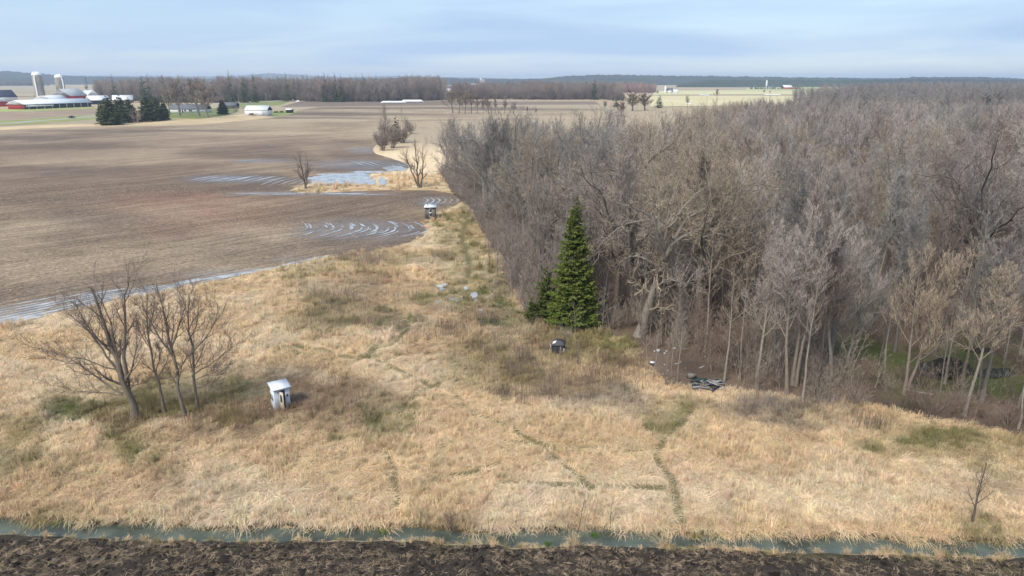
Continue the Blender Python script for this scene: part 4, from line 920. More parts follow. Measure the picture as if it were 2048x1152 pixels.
# ------------------------------------------------------------------ grass
def blades(r, n, rad, L, lay, rise, w, spread, K=5):
    """lay: 1 = combed flat along +x, 0 = standing and arching outwards"""
    a = r.normal(0, spread, n) if lay > .5 else r.uniform(0, 6.28, n)
    q = np.sqrt(r.uniform(0, 1, n)) * rad; th = r.uniform(0, 6.28, n)
    p0 = np.column_stack([q * np.cos(th), q * np.sin(th), np.full(n, -.04)])
    ln = r.uniform(.55, 1.15, n) * L; t = np.linspace(0, 1, K)
    d = np.column_stack([np.cos(a), np.sin(a), 0 * a])
    hz = r.uniform(.4, 1.2, n) * rise
    if lay > .5: z = hz[:, None] * np.sin(np.pi * np.clip(t * .95, 0, 1))[None] ** .8; xy = ln[:, None] * t[None]
    else:
        le = r.uniform(.15, .75, n); z = hz[:, None] * (1 - (1 - t[None]) ** 1.8) - (hz * le)[:, None] * t[None] ** 3 * .7; xy = (ln * le)[:, None] * t[None] ** 1.6
    PP = p0[:, None] + d[:, None] * xy[..., None]; PP[..., 2] += z
    PP[..., :2] += np.cumsum(r.normal(0, .025 * L, (n, K, 2)), axis=1)
    side = np.cross(d, [0, 0, 1.]) + r.normal(0, .22, (n, 3)); side /= np.linalg.norm(side, axis=1, keepdims=True)
    W = w * r.uniform(.6, 1.3, n)[:, None] * np.linspace(1, .25, K)[None]
    V = np.stack([PP - side[:, None] * W[..., None], PP + side[:, None] * W[..., None]], 2).reshape(-1, 3)
    idx = np.arange(n * K * 2).reshape(n, K, 2)
    F = np.stack([idx[:, :-1, 0], idx[:, :-1, 1], idx[:, 1:, 1], idx[:, 1:, 0]], -1).reshape(-1, 4)
    return V, F, np.repeat(r.uniform(0, 1, n), K * 2)
def tuft(name, *a, mat=None):
    V, F, b = blades(*a); return make_mesh(name, V, [F], [mat or M_GRASS], {'blade': b})
rg = np.random.default_rng(300)
MAT = [tuft('mat_%d' % k, rg, 40, .42, .52 + .10 * k, 1, .09 + .04 * k, .0115, .5 + .12 * k) for k in range(4)]
STA = [tuft('stand_%d' % k, rg, 40, .16, .75, 0, .62, .010, 1) for k in range(3)]
LOW = [tuft('low_%d' % k, rg, 30, .30, .30, 0, .16, .009, 1) for k in range(2)]
YMAX = 190
NOGRASS = [(562, 830, 20, 7), (690, 359, 60, 11), (745, 363, 14, 8), (768, 362, 12, 9), (690, 349, 70, 4), (760, 341, 60, 5), (880, 574, 12, 6), (875, 603, 9, 4), (908, 599, 16, 4), (949, 594, 9, 9), (932, 577, 5, 5), (975, 594, 9, 3), (960, 620, 7, 3)]
def sample(n, y0, y1):
    y = np.sqrt(rg.uniform(y0 ** 2, y1 ** 2, n)); x = rg.uniform(-1, 1, n) * (y * .80 + 3); return x, y
def meadow_ok(x, y, edge=.0):
    m = ~inside(FIELD_W, x, y)
    inw = inside(WOOD_W, x, y); dw = dist_line(PV(WOOD_EDGE)[:, :2], x, y)
    m &= ~(inw & (dw > .8)); m &= y > ditch_n(x) + .05
    qx, qy = W2P(x, y)
    for a, b, rx, ry in NOGRASS: m &= ((qx - a) / rx) ** 2 + ((qy - b) / ry) ** 2 > 1
    return m
pts = []
for n, y0, y1, s0 in [(38000, 31, 58, .95), (24000, 58, 85, 1.15), (13000, 85, 130, 1.5), (7000, 130, YMAX, 2.2)]:
    x, y = sample(n, y0, y1); k = meadow_ok(x, y); pts.append(np.column_stack([x[k], y[k], np.full(k.sum(), s0)]))
pts = np.vstack(pts); x, y, s0 = pts.T
pd = path_dist(x, y); k = rg.uniform(0, 1, len(x)) < smooth(.32, .68, pd / (1 + .55 * smooth(50, 75, y))); x, y, s0, pd = x[k], y[k], s0[k], pd[k]
n = len(x); colr = meadow_col(x, y); gpx, gpy = W2P(x, y)
flow = 6.28 * 1.1 * (fbm(x * .11, y * .11, 88, 3) - .5) + (fbm(x * .02, y * .02, 89, 1) - .5) * 3 + rg.normal(0, .6, n) + np.where(rg.uniform(0, 1, n) < .12, 3.1, 0)
greenish = colr[:, 1] / colr[:, 0]; brown = colr[:, 0] < .42
bank = (y < ditch_n(x) + .9)
u = rg.uniform(0, 1, n); stand_p = .10 + .35 * brown + .5 * smooth(.56, .72, fbm(x * .25, y * .25, 93, 2)) + .3 * bank
kind = np.where(greenish > .92, 2, np.where(u < stand_p, 1, 0))
pick = np.where(kind == 0, rg.integers(0, 4, n), np.where(kind == 1, 4 + rg.integers(0, 3, n), 7 + rg.integers(0, 2, n)))
sc = s0 * rg.uniform(.7, 1.3, n); rz = np.where(bank & (kind == 0), -1.57 + rg.normal(0, .5, n), flow)
tint = colr * rg.uniform(.8, 1.2, (n, 1)) * (.85 + .3 * vnoise(x * 1.3, y * 1.3, 94))[:, None] * np.array([[1, 1, 1]]) * (1 + rg.normal(0, .03, (n, 3)))
scatter('meadow_grass', np.column_stack([x, y, ground_z(x, y)]), np.column_stack([rg.normal(0, .08, n), rg.normal(0, .08, n), rz]), np.column_stack([sc, sc, sc * rg.uniform(.7, 1.3, n)]), pick, tint, MAT + STA + LOW, 'matted straw-coloured dry grass covering the meadow', 'grass')
print('GRASS', n)
# tall dead weed stalks
def stalks(name, seed, n, h, rad):
    r = np.random.default_rng(seed); st = [stem(r, h * r.uniform(.5, 1), .011, (r.normal(0, .1), r.normal(0, .1)), .03, K=4, tip=.5, base=(r.normal(0, rad), r.normal(0, rad))) for _ in range(n)]
    g = grow(r, (np.stack([s[0] for s in st]), np.stack([s[1] for s in st])), [dict(n=4, t0=.5, t1=1, ang=30, len=.18, K=3, up=.1, wob=.1, rr=.8, tip=.6, rmin=.008)])
    v, f = tubes(g[0][0], g[0][1], 3); v2, f2 = tubes(g[1][0], g[1][1], 3)
    return make_mesh(name, np.vstack([v, v2]), [np.vstack([f, f2 + len(v)])], [M_GRASS], {'blade': rg.uniform(0, 1, len(v) + len(v2))})
STK = [stalks('stalks_%d' % k, 320 + k, 6, 1.5, .35) for k in range(3)]
WEED = [(730, 590, 105, 60, 260, T_DARK * 1.1), (640, 600, 110, 70, 130, T_GREY), (790, 520, 120, 13, 420, T_DARK * 1.3), (690, 660, 150, 24, 140, T_DARK * 1.2), (905, 660, 70, 40, 90, T_DARK), (975, 668, 24, 34, 120, T_DARK * .9), (870, 655, 40, 40, 50, T_DARK), (1060, 700, 110, 50, 200, T_DARK * 1.1), (1150, 770, 160, 30, 160, T_DARK * 1.1), (1040, 780, 70, 30, 70, T_DARK), (420, 830, 170, 28, 130, np.array([.27, .18, .12])), (650, 800, 80, 30, 60, np.array([.28, .19, .13])), (1240, 740, 60, 30, 120, T_RED), (1560, 815, 140, 16, 170, T_GREY * .9), (240, 590, 40, 10, 10, T_DARK), (1010, 545, 20, 60, 50, T_DARK), (1850, 850, 160, 14, 150, T_DARK)]
X, Y, C_ = [], [], []
for a, b_, rx, ry, n, col in WEED:
    aa = rg.uniform(0, 6.28, n); q = np.sqrt(rg.uniform(0, 1, n)); q2 = np.array([P(a + rx * m * math.cos(t), b_ + ry * m * math.sin(t)) for t, m in zip(aa, q)])
    X.append(q2[:, 0]); Y.append(q2[:, 1]); C_.append(np.repeat(col[None], n, 0) * rg.uniform(.75, 1.25, (n, 1)))
X, Y, C_ = np.concatenate(X), np.concatenate(Y), np.vstack(C_); k = meadow_ok(X, Y) & (rg.uniform(0, 1, len(X)) < smooth(.35, .65, fbm(X * .3, Y * .3, 95, 2)) * .9 + .1); X, Y, C_ = X[k], Y[k], C_[k] * 1.35; n = len(X); s = rg.uniform(.55, 1.1, n)
scatter('weed_stalks', np.column_stack([X, Y, ground_z(X, Y)]), np.column_stack([0 * X, 0 * X, rg.uniform(0, 6.28, n)]), sc3(s), rg.integers(0, 3, n), C_, STK, 'upright dead brown weed stalks standing in the straw meadow', 'weeds')
# grass lip on the field side of the ditch
x = rg.uniform(-32, 32, 1500); y = ditch_s(x) - rg.uniform(.1, .95, 1500); k = rg.uniform(0, 1, 1500) < .25 + .9 * smooth(.42, .62, fbm(x * .22, 0 * x, 97, 2)) * smooth(-16, 4, x); x, y = x[k], y[k]; n = len(x)
c = np.where((rg.uniform(0, 1, n) < .3)[:, None], OLIVE[None] * 1.1, OCHRE[None] * 1.05) * rg.uniform(.8, 1.2, (n, 1)); s = rg.uniform(.35, .8, n)
scatter('bank_grass', np.column_stack([x, y, ground_z(x, y)]), np.column_stack([0 * x, 0 * x, rg.uniform(0, 6.28, n)]), sc3(s), rg.integers(0, 6, n), c, MAT[:2] + STA[:2] + LOW, 'low dry and green grass fringing the near ditch bank', 'grass')
M_TUS = tuft('tussock', np.random.default_rng(330), 150, .22, .9, 0, .75, .011, 1)
M_GRN = tuft('green_tussock', np.random.default_rng(331), 110, .25, .4, 0, .28, .012, 1)
for k, (a, b_, s, lab) in enumerate([(290, 1074, .9, 'leftmost big straw tussock on the near ditch bank'), (535, 1078, .9, 'straw tussock jutting into the left half of the ditch'), (985, 1086, 1.0, 'spiky straw tussock at the middle of the near ditch bank'), (1045, 1090, .8, 'low straw tussock next to the spiky one mid-ditch'), (1148, 1090, 1.35, 'tallest straw tussock, on near bank below the bent sapling'), (1330, 1098, 1.2, 'wide spiky straw tussock right of the bent sapling on near bank'),
                                     (1425, 1096, .9, 'straw tussock on near bank just right of the wide spiky one'), (1500, 1098, .9, 'reedy straw tussock on the right part of the near bank'), (1635, 1104, .8, 'small straw tussock between the reedy one and the far right ones'), (1775, 1102, 1.15, 'broad pale straw tussock leaning over the water, right part'), (1880, 1108, 1.0, 'second last straw tussock towards the right frame edge'), (2010, 1114, 1.2, 'rightmost straw tussock on the near ditch bank')]):
    c = P(a, b_, -.2); o = link('grass_tussock', M_TUS, None, (c[0], c[1], ground_z(np.array([c[0]]), np.array([c[1]]))[0]), k * 1.1); o.scale = (s * 1.1, s * .9, s * .9); tag(o, lab, 'grass', 'straw tussocks on the near ditch bank'); o['tint'] = [.60, .45, .27]
for k, (a, b_, s, lab) in enumerate([(110, 1042, .9, 'green grass clump on the far bank at the left edge'), (380, 1080, .9, 'bright green grass clump on the near bank, left'), (480, 1080, .7, 'small green clump beside the jutting straw tussock'), (765, 1056, 1.2, 'green grass clump on the far bank left of the dark bush'), (1190, 1066, .9, 'green clump on the far bank right of the bent sapling'), (1392, 1068, .9, 'bright green clump on the far bank, right half'), (1095, 1082, .8, 'green clump at the water left of the tallest tussock')]):
    c = P(a, b_, -.2); o = link('green_grass_clump', M_GRN, None, (c[0], c[1], max(WZ, ground_z(np.array([c[0]]), np.array([c[1]]))[0])), k); o.scale = (s, s, s); tag(o, lab, 'grass', 'green clumps along the ditch'); o['tint'] = [.13, .21, .04]
# clods and stalk litter on the ploughed strip
def clod(name, seed):
    import bmesh
    bm = bmesh.new(); bmesh.ops.create_icosphere(bm, subdivisions=2, radius=1); r = np.random.default_rng(seed)
    v = np.array([q.co[:] for q in bm.verts]); f = np.array([[q.index for q in t.verts] for t in bm.faces]); bm.free()
    v *= (1 + .7 * (vnoise(v[:, 0] * 1.7 + seed, v[:, 1] * 1.7 + v[:, 2], seed) - .5) + r.normal(0, .1, len(v)))[:, None]; v[:, 2] *= .6
    return make_mesh(name, v, [f], [M_GRASS], {'blade': np.full(len(v), .5)})
CLD = [clod('clod_%d' % k, 340 + k) for k in range(3)]
n = 16000; y = rg.uniform(26, 37.3, n); x = rg.uniform(-1, 1, n) * (y * .8 + 3); k = (y < ditch_s(x) - 1.0); x, y = x[k], y[k]; n = len(x); s = rg.gamma(1.8, .024, n) + .015
scatter('soil_clods', np.column_stack([x, y, .02 + near_z(x, y)]), rg.uniform(0, 6.28, (n, 3)) * np.array([[.1, .1, 1]]), np.column_stack([s * 1.3, s, s * .9]), rg.integers(0, 3, n), np.array([[.048, .037, .03]]) * rg.uniform(.5, 1.7, (n, 1)), CLD, 'dark crumbled clods of ploughed soil along the bottom', 'soil')
STR = [tuft('straw_%d' % k, rg, 5, .3, .5, 1, .05, .013, .9) for k in range(3)]
n = 15000; y = rg.uniform(26, 37.3, n); x = rg.uniform(-1, 1, n) * (y * .8 + 3); k = (y < ditch_s(x) - 1.0) & (rg.uniform(0, 1, n) < .25 + .9 * smooth(.35, .65, fbm(x * .35, y * .8, 98, 3))); x, y = x[k], y[k]; n = len(x)
scatter('stalk_litter', np.column_stack([x, y, .06 + near_z(x, y)]), np.column_stack([0 * x, 0 * x, rg.normal(0, .8, n) + 3.14 * (rg.uniform(0, 1, n) < .5)]), sc3(rg.uniform(.4, 1.1, n)), rg.integers(0, 3, n), np.array([[.42, .31, .20]]) * rg.uniform(.5, 1.4, (n, 1)), STR, 'pale broken crop stalks strewn over the ploughed soil', 'crop litter')
# stalk litter on the nearer half of the big field
n = 60000; y = np.sqrt(rg.uniform(50 ** 2, 170 ** 2, n)); x = -rg.uniform(-.05, .8, n) * y; k = inside(FIELD_W, x, y) & (rg.uniform(0, 1, n) < .15 + smooth(.35, .65, fbm(x * .06, y * .09, 99, 3))); x, y = x[k], y[k]; n = len(x)
scatter('field_litter', np.column_stack([x, y, np.full(n, .05)]), np.column_stack([0 * x, 0 * x, rg.uniform(0, 6.28, n)]), sc3(rg.uniform(.8, 1.8, n)), rg.integers(0, 3, n), np.array([[.50, .38, .25]]) * rg.uniform(.35, 1.3, (n, 1)), STR, 'pale crop stalks strewn over the big tilled field', 'crop litter')

# ------------------------------------------------------------------ farther ground: fields, verges, road
def flat_col(c, amp=.12, s=.02, seed=0):
    c = np.array(c)
    return lambda X, Y: c[None] * (1 + amp * 2 * (fbm(X * s, Y * s * 1.5, seed, 3) - .5))[:, None]
M_FARG = ground_mat('far_field_ground', .8, (0.8, 1.2), 0.3)
def pxsheet(name, pts, z, col, amp=.12, s=.02, seed=0, step=.03): return sheet(name, PV(pts)[:, :2], z, M_FARG, flat_col(col, amp, s, seed), step)
pxsheet('straw_verge', [(-300, 276), (0, 260), (170, 253), (250, 252), (330, 251), (400, 249), (470, 243), (545, 236), (500, 226), (450, 232), (330, 238), (240, 246), (100, 250), (0, 254), (-300, 268)], .05, (.60, .45, .26), .2, .05, 201)
pxsheet('farm_lawn', [(330, 237), (400, 238), (450, 232), (480, 222), (470, 216), (330, 218)], .06, (.20, .22, .075), .25, .06, 202)
pxsheet('barn_lawn', [(545, 234), (580, 229), (598, 224), (580, 220), (545, 222)], .07, (.27, .32, .10), .2, .06, 203)
pxsheet('road_verge', [(-300, 262), (0, 252), (90, 247), (190, 238), (188, 230), (140, 232), (60, 239), (-300, 254)], .055, (.29, .29, .10), .35, .06, 204)
pxsheet('farm_paddock', [(-300, 252), (0, 244), (60, 237), (140, 231), (200, 228), (190, 215), (120, 217), (0, 222), (-300, 228)], .045, (.34, .25, .17), .25, .03, 205)
pxsheet('farmyard_grass', [(-40, 225), (60, 223), (190, 217), (188, 212), (60, 217), (-40, 219)], .06, (.36, .37, .13), .3, .06, 206)
pxsheet('roadside_grass', [(440, 217), (560, 211), (580, 203), (600, 199), (560, 199), (500, 203), (440, 208)], .05, (.25, .27, .09), .3, .04, 207)
pxsheet('brown_field', [(560, 214), (800, 212), (1000, 210), (1200, 209), (1190, 203), (1000, 203), (900, 202), (600, 203)], .06, (.235, .175, .13), .35, .006, 208)
pxsheet('hillside_field', [(-200, 200), (170, 190), (200, 176), (90, 168), (-200, 170)], .5, (.42, .34, .22), .2, .002, 209)
pxsheet('pale_field', [(1305, 190), (1500, 189), (1700, 190), (1720, 186), (1650, 181), (1500, 180), (1310, 182)], .3, (.62, .56, .30), .15, .004, 210)
pxsheet('pale_field', [(1300, 214), (1500, 212), (1720, 208), (1720, 193), (1500, 192), (1300, 192)], .3, (.66, .57, .32), .15, .004, 211)
pxsheet('green_field', [(1490, 180), (1740, 180), (1690, 175), (1600, 173), (1500, 175)], .6, (.52, .54, .24), .15, .003, 212)
M_ROAD = noise_mat('road_surface', (.36, .35, .33), (.46, .45, .42), .4)
def road(pts, w, name='road', z=.09, n=40):
    s = spline(PV(pts)[:, :2], n); t = np.gradient(s, axis=0); t /= np.linalg.norm(t, axis=1, keepdims=True); nn = np.column_stack([-t[:, 1], t[:, 0]]) * w / 2
    v = np.vstack([np.column_stack([s + nn, np.full(n, z)]), np.column_stack([s - nn, np.full(n, z)])]); i = np.arange(n - 1)
    return tag(link(name, make_mesh(name, v, [np.stack([i, i + n, i + n + 1, i + 1], 1)], [M_ROAD])), kind='structure')
road([(-300, 262), (0, 248), (60, 243), (140, 237), (200, 231), (270, 224), (340, 217), (420, 211), (470, 208.5), (530, 204), (575, 200), (640, 198)], 7.0)

# ------------------------------------------------------------------ woods far off
r5 = np.random.default_rng(500)
def wood(name, poly, step, hmin, hmax, label, tint, conif=.04, seed=0):
    X, Y = jitter_points(poly, step, seed); n = len(X); s = r5.uniform(hmin, hmax, n) / 14.
    c = r5.uniform(0, 1, n) < conif * 2 * smooth(.4, .7, fbm(X * .012, Y * .012, seed, 2)) 
    s = s * (.8 + .4 * vnoise(X * .03, Y * .03, seed + 9)); pick = np.where(c, 5 + r5.integers(0, 2, n), r5.integers(0, 5, n)); z = fbm(X * .02, Y * .02, seed + 5, 2)
    tt = np.asarray(tint)[None] * r5.uniform(.75, 1.2, (n, 1)); tt = tt * (1 + smooth(.55, .75, z)[:, None] * np.array([[.03, -.04, -.02]])); tt[c] = np.array([.035, .05, .022])
    X = np.concatenate([X, X + r5.normal(0, step * .5, n)]); Y = np.concatenate([Y, Y + r5.normal(0, step * .5, n)]); s = np.concatenate([s, s * r5.uniform(1.6, 3.0, n)]); pick = np.concatenate([pick, np.full(n, 7)]); tt = np.vstack([tt, tt[r5.permutation(n)] * .8]); n *= 2
    return scatter(name, np.column_stack([X, Y, 0 * X]), np.column_stack([0 * X, 0 * X, r5.uniform(0, 6.28, n)]), np.column_stack([s * 1.15, s * 1.15, s]), pick, tt, FAR + CON + [BUSH], label, 'woodland', np.repeat([[.2, .17, .15]], n, 0))
def W(*px): return PV(px)[:, :2]
def band(pts, deep): a = W(*pts); return np.vstack([a, a[::-1] * (1 + deep / np.hypot(a[:, 0], a[:, 1])[::-1])[:, None]])
wood('left_tree_line', band([(440, 205), (560, 200.5), (640, 204), (760, 203.5), (890, 201)], 130), 6.5, 17, 23, 'dark bare tree line behind the stubble, left of centre', T_GREY * .95, .01, 21)
wood('farm_tree_line', band([(195, 200), (280, 203), (350, 206), (450, 206)], 140), 7.0, 16, 23, 'bare trees massed behind the farm buildings and house', T_GREY, .08, 22)
wood('centre_tree_line', band([(905, 199), (1000, 199), (1100, 200), (1210, 199), (1240, 203)], 160), 6.5, 14, 19, 'grey-brown bare tree line across the centre horizon', T_GREY * .85, .01, 23)
wood('right_far_wood', np.array([[250, 445], [480, 450], [1050, 800], [1400, 1400], [900, 1500], [560, 1150], [330, 800], [215, 560]]), 13, 13, 18, 'hazy bare wood stretching to the right horizon beyond the near wood', T_BLUE * .9, .25, 24)
wood('centre_right_wood', band([(1180, 187), (1260, 186), (1310, 187)], 200), 11, 14, 18, 'reddish bare wood left of the pale far fields', T_GREY * np.array([1.1, .85, .85]), .1, 25)
wood('ridge_foot_wood', band([(1740, 181), (1850, 180), (1960, 181), (2080, 182), (2300, 184)], 220), 14, 13, 19, 'dark mixed wood along the foot of the right ridge', T_BLUE * .6, .8, 29)
wood('farm_back_wood', band([(-160, 173), (-40, 172.5), (90, 172)], 300), 22, 18, 26, 'dark wood on the rise behind the silos', T_BLUE * .5, .5, 30)
wood('field_hedge', band([(1500, 178.5), (1560, 178.5), (1600, 178)], 40), 9, 7, 9, 'dark evergreen hedge below the far right farm', np.array([.06, .08, .045]), 0.5, 26)
wood('evergreen_copse', band([(1650, 194), (1700, 194), (1730, 192)], 90), 9, 10, 14, 'dark evergreen and bare copse beside the pale far field', T_GREY * .7, .9, 27)
wood('roadside_hedge', band([(1730, 193), (1800, 192), (1900, 192), (2048, 192), (2300, 194)], 100), 11, 10, 13, 'bare hedge trees across the far right above the wood', T_GREY * .9, .3, 28)

M_HILL = ground_mat('wooded_hill_cover', .09, (0.55, 1.4), 0.0)
def ridge(name, crest, dist, thick, col, seed, bump=3.0, base_drop=1.0, cell=9.0):
    """a low wooded hill: ground rising from the plain to its crest and falling behind it; canopy lumps on top"""
    xs = np.arange(-500, 2560, 2.5); cy = np.interp(xs, [p[0] for p in crest], [p[1] for p in crest]); rows_ = np.linspace(0, 1, 12); V, Cc = [], []
    for j, q in enumerate(rows_):
        d = dist * (1 - .0) + thick * q
        X = (xs - 1024) / FPX * d / 1.0; Y = np.full(len(xs), d * 1.0)
        full = H + (HORIZON - cy) / FPX * (d / math.cos(0)) * 1.02
        prof = math.sin(math.pi * min(q * 1.25, 1.0) / 2) if q < .8 else math.cos((q - .8) / .2 * math.pi / 2)
        Z = np.maximum(full * prof, 0) + bump * (vnoise(X / cell, Y / cell * .6, seed) ** 1.5 + .5 * vnoise(X / cell * .35, Y / cell * .2, seed + 1)) * (full > 2)
        Z[full < 2] = -1.0
        if j in (0, 11): Z[:] = -1
        V.append(np.column_stack([X, Y, Z])); f = fbm(X * .004, Y * .01, seed + 2, 3)
        Cc.append(np.array(col)[None] * (1 + .3 * (vnoise(X / cell, Y / cell, seed + 4) - .5))[:, None] * (1 - smooth(.5, .62, f)[:, None] * np.array([[.45, .15, .4]])))
    V = np.vstack(V); n = len(xs); idx = np.arange(len(V)).reshape(12, n); F = np.stack([idx[:-1, :-1], idx[:-1, 1:], idx[1:, 1:], idx[1:, :-1]], -1).reshape(-1, 4)
    return tag(link(name, make_mesh(name, V, [F], [M_HILL], {'col': np.vstack(Cc)}, True)), kind='structure')
ridge('distant_hills', [(-500, 153), (100, 152), (300, 153), (480, 154), (560, 148), (600, 150), (700, 155), (800, 153), (950, 156), (1060, 158), (1150, 155), (1300, 154), (1600, 156), (1850, 157), (2050, 161), (2560, 162)], 7200, 900, (.07, .07, .055), 31, 4, cell=18)
ridge('wooded_hill', [(-500, 148), (0, 147), (60, 145), (95, 148), (150, 152), (200, 155), (300, 156), (600, 163), (700, 176), (2560, 190)], 3300, 500, (.042, .042, .034), 32, 6, cell=11)
ridge('wooded_hill', [(-500, 190), (640, 176), (700, 159), (860, 157), (1000, 160), (1080, 159), (1130, 154), (1200, 152), (1330, 154), (1450, 155), (1560, 157), (1680, 158), (1740, 159), (1800, 156), (1900, 156), (1950, 157), (2050, 162), (2560, 160)], 3000, 450, (.05, .05, .038), 33, 6, cell=10)
ridge('wooded_hill', [(-500, 190), (1300, 180), (1380, 163), (1420, 162), (1560, 162), (1700, 163), (1760, 161), (1850, 160), (1950, 162), (2100, 166), (2560, 168)], 2250, 300, (.042, .048, .03), 34, 6, cell=9)

# ------------------------------------------------------------------ single far trees
def ftree(name, base, top, ms, hb, label, bark, tint, wid=1.0, cat_group=None): return mid(base, top, ms, hb, label, np.asarray(bark), np.asarray(tint), name, cat_group, wid)
EV = (.14, .165, .075); FMAP = maple('farm_maple', 171, h=14, n1=22, n2=9, n3=7, n4=5, r0=.3, tw=.035)
CONF = conifer('farm_spruce', 170, h=14, w=5.2, nb=300, nn=46, leaf=.55, droop=.12)
for a, b, t, w, lab in [(222, 250, 194, 1.25, 'foremost dark evergreen at the left end of the roadside clump'), (245, 246, 193, 1.15, 'second dark evergreen from the left in the roadside clump'), (262, 244, 197, 1.0, 'evergreen behind the pale round bush in the roadside clump'), (297, 243, 192, 1.25, 'broad dark evergreen right of the pale round bush'), (316, 241, 194, 1.1, 'second last evergreen at the right end of roadside clump'), (330, 240, 200, .8, 'small rightmost evergreen of the roadside clump'), (205, 243, 205, .9, 'low evergreen at the far left of the roadside clump')]:
    ftree('evergreen_tree', (a, b), t, CONF, 14, lab, B_DARK, EV, w, 'roadside evergreen clump')
for a, b, t, w, lab in [(360, 231, 166, 1.1, 'big rounded bare tree left of the white farmhouse'), (398, 233, 164, 1.25, 'big rounded bare tree in front of the white farmhouse'), (416, 236, 172, 1.05, 'rounded bare tree at the right end of the farmhouse'), (340, 228, 178, .9, 'smaller bare tree between evergreens and farmhouse')]:
    ftree('bare_tree', (a, b), t, FMAP, 13, lab, B_GREY, T_GREY * .95, w * 1.3, 'bare trees at the farmhouse')
ftree('evergreen_tree', (446, 229), 200, CONF, 14, 'small dark spruce right of the farmhouse', B_DARK, (.05, .06, .035), 1.2)
for a, b, t, w, lab in [(470, 225, 213, 1.6, 'low brown bush between small spruce and white metal barn'), (487, 221, 214, 1.6, 'low bush just left of the white metal barn')]:
    ftree('shrub', (a, b), t, SHR[0], 2.4, lab, T_DARK, T_GREY * .8, w)
for a, b, t, w, lab in [(463, 207, 142, .62, 'tallest ragged pine rising above the left tree line'), (511, 205, 149, .8, 'narrow pine above the tree line right of the tallest'), (490, 206, 152, .9, 'bushy pine between the tallest and the narrow one'), (576, 203, 147, .8, 'lone dark pine above the tree line near its middle'), (652, 204, 147, .8, 'left one of the pine trio above the tree line'), (672, 204, 146, .7, 'thin middle one of the pine trio above tree line'), (684, 204, 151, .8, 'right one of the pine trio above the tree line'),
                        (178, 200, 153, .8, 'dark pine right of the silos'), (231, 203, 150, .8, 'dark pine above the shed behind the roadside clump'), (290, 205, 149, 1.0, 'tall pine behind the evergreen clump'), (302, 205, 150, .8, 'second pine behind the evergreen clump'), (332, 206, 151, .8, 'pine at the left edge above the farmhouse trees'), (1188, 200, 156, .9, 'lone dark pine above the centre tree line'), (73, 206, 186, 1.2, 'small dark conifer left of the taller silo')]:
    ftree('pine_tree', (a, b), t, CON[1] if w < .85 else CON[0], 14, lab, B_DARK, EV, w, 'pines over the far tree lines')
GR = 'tree row in the stubble'
for k, (a, b, t, w) in enumerate([(906, 226, 186, 1.0), (918, 227, 183, 1.0), (930, 227, 185, .9), (943, 227, 190, .8), (955, 227, 192, .9), (966, 227, 196, .8), (978, 227, 197, .8), (990, 227, 199, .8), (1009, 228, 201, .9), (1026, 228, 207, .9), (1055, 229, 214, 1.1), (1072, 229, 217, 1.1)]):
    n_ = ['leftmost', 'second', 'third', 'fourth', 'fifth', 'sixth', 'seventh', 'eighth', 'ninth', 'tenth', 'eleventh', 'last'][k]
    ftree('bare_tree', (a, b), t, FAR2[k % 3], 15, n_ + ' bare tree from the left in the short row standing in the stubble', B_DARK, (T_TAN if k < 4 else T_GREY) * .62, w * (1.5 + .5 * (k % 3 == 0)), GR)
for a, b, t, w, ti, lab in [(1242, 234, 205, 1.3, T_RED * 1.2, 'round russet bare tree at the far corner of the stubble'), (1210, 218, 203, 1.3, T_GREY, 'small grey tree clump left of the olive willows'), (1265, 222, 187, 2.0, T_TAN * .8, 'left broad olive-brown willow mass before the far fields'), (1290, 221, 189, 2.0, T_TAN * .75, 'right broad olive-brown willow mass before the far fields'), (1433, 198, 182, 1.2, T_DARK, 'lone bare tree standing in the pale far field'),
                            (1528, 186.5, 180, 1.6, T_GREY * .7, 'small bush in the far field left of the white strips'), (1540, 187, 182, 1.6, T_GREY * .7, 'second small bush in the far field'), (1607, 191, 184, 1.5, T_GREY * .7, 'rounded bush at the right of the far field'), (1627, 190, 183, 1.5, T_GREY * .9, 'pale bush just right of the rounded one in far field'), (1375, 216, 195, 1.0, T_GREY, 'bare tree poking out above the wood left of the white object')]:
    ftree('bare_tree', (a, b), t, FMAP if w > 1.25 else FAR2[0], 13.5, lab, B_DARK, ti * .8, w * 1.1)
ftree('evergreen_tree', (1318, 216), 188, CON[0], 14, 'dark evergreen at the right end of the olive willows', B_DARK, EV, 1.6); ftree('evergreen_tree', (1232, 214), 191, CON[1], 14, 'dark evergreen at the left end of the olive willows', B_DARK, EV, 1.6)
c = P(1046, 300); ftree('evergreen_tree', (1052, 292), 236, CON[0], 14, 'green conifer tip showing among the bare treetops of the left wood', B_DARK, (.06, .085, .03), .5)

# ------------------------------------------------------------------ buildings
M_WHITE = noise_mat('white_paint', (.78, .79, .80), (.88, .88, .88), 1.5, .5); M_TIN = noise_mat('tin_roof', (.66, .69, .72), (.84, .85, .86), .6, .4, stretch=(6, .3, .3))
M_REDW = noise_mat('red_barn_boards', (.38, .035, .035), (.50, .06, .055), 1.0, .7, stretch=(4, 4, .3)); M_DARKR = noise_mat('dark_opening', (.02, .02, .028), (.05, .05, .07), .5)  # near-black paints the shade inside open barns onto solid walls; also dark fittings
M_BLUE = noise_mat('navy_roof', (.03, .035, .07), (.055, .06, .10), .8, .6); M_SLATE = noise_mat('grey_shingle', (.12, .125, .14), (.18, .185, .20), .8); M_GREYR = noise_mat('grey_barn_roof', (.40, .41, .41), (.56, .57, .56), .5, .6)
M_STAVE = noise_mat('concrete_stave', (.24, .225, .20), (.44, .42, .38), .25, .8, c3=(.36, .34, .30), stretch=(1, 1, .35)); M_GLASS = noise_mat('window_glass', (.02, .025, .03), (.05, .06, .07), 2, .1, spec=.5)
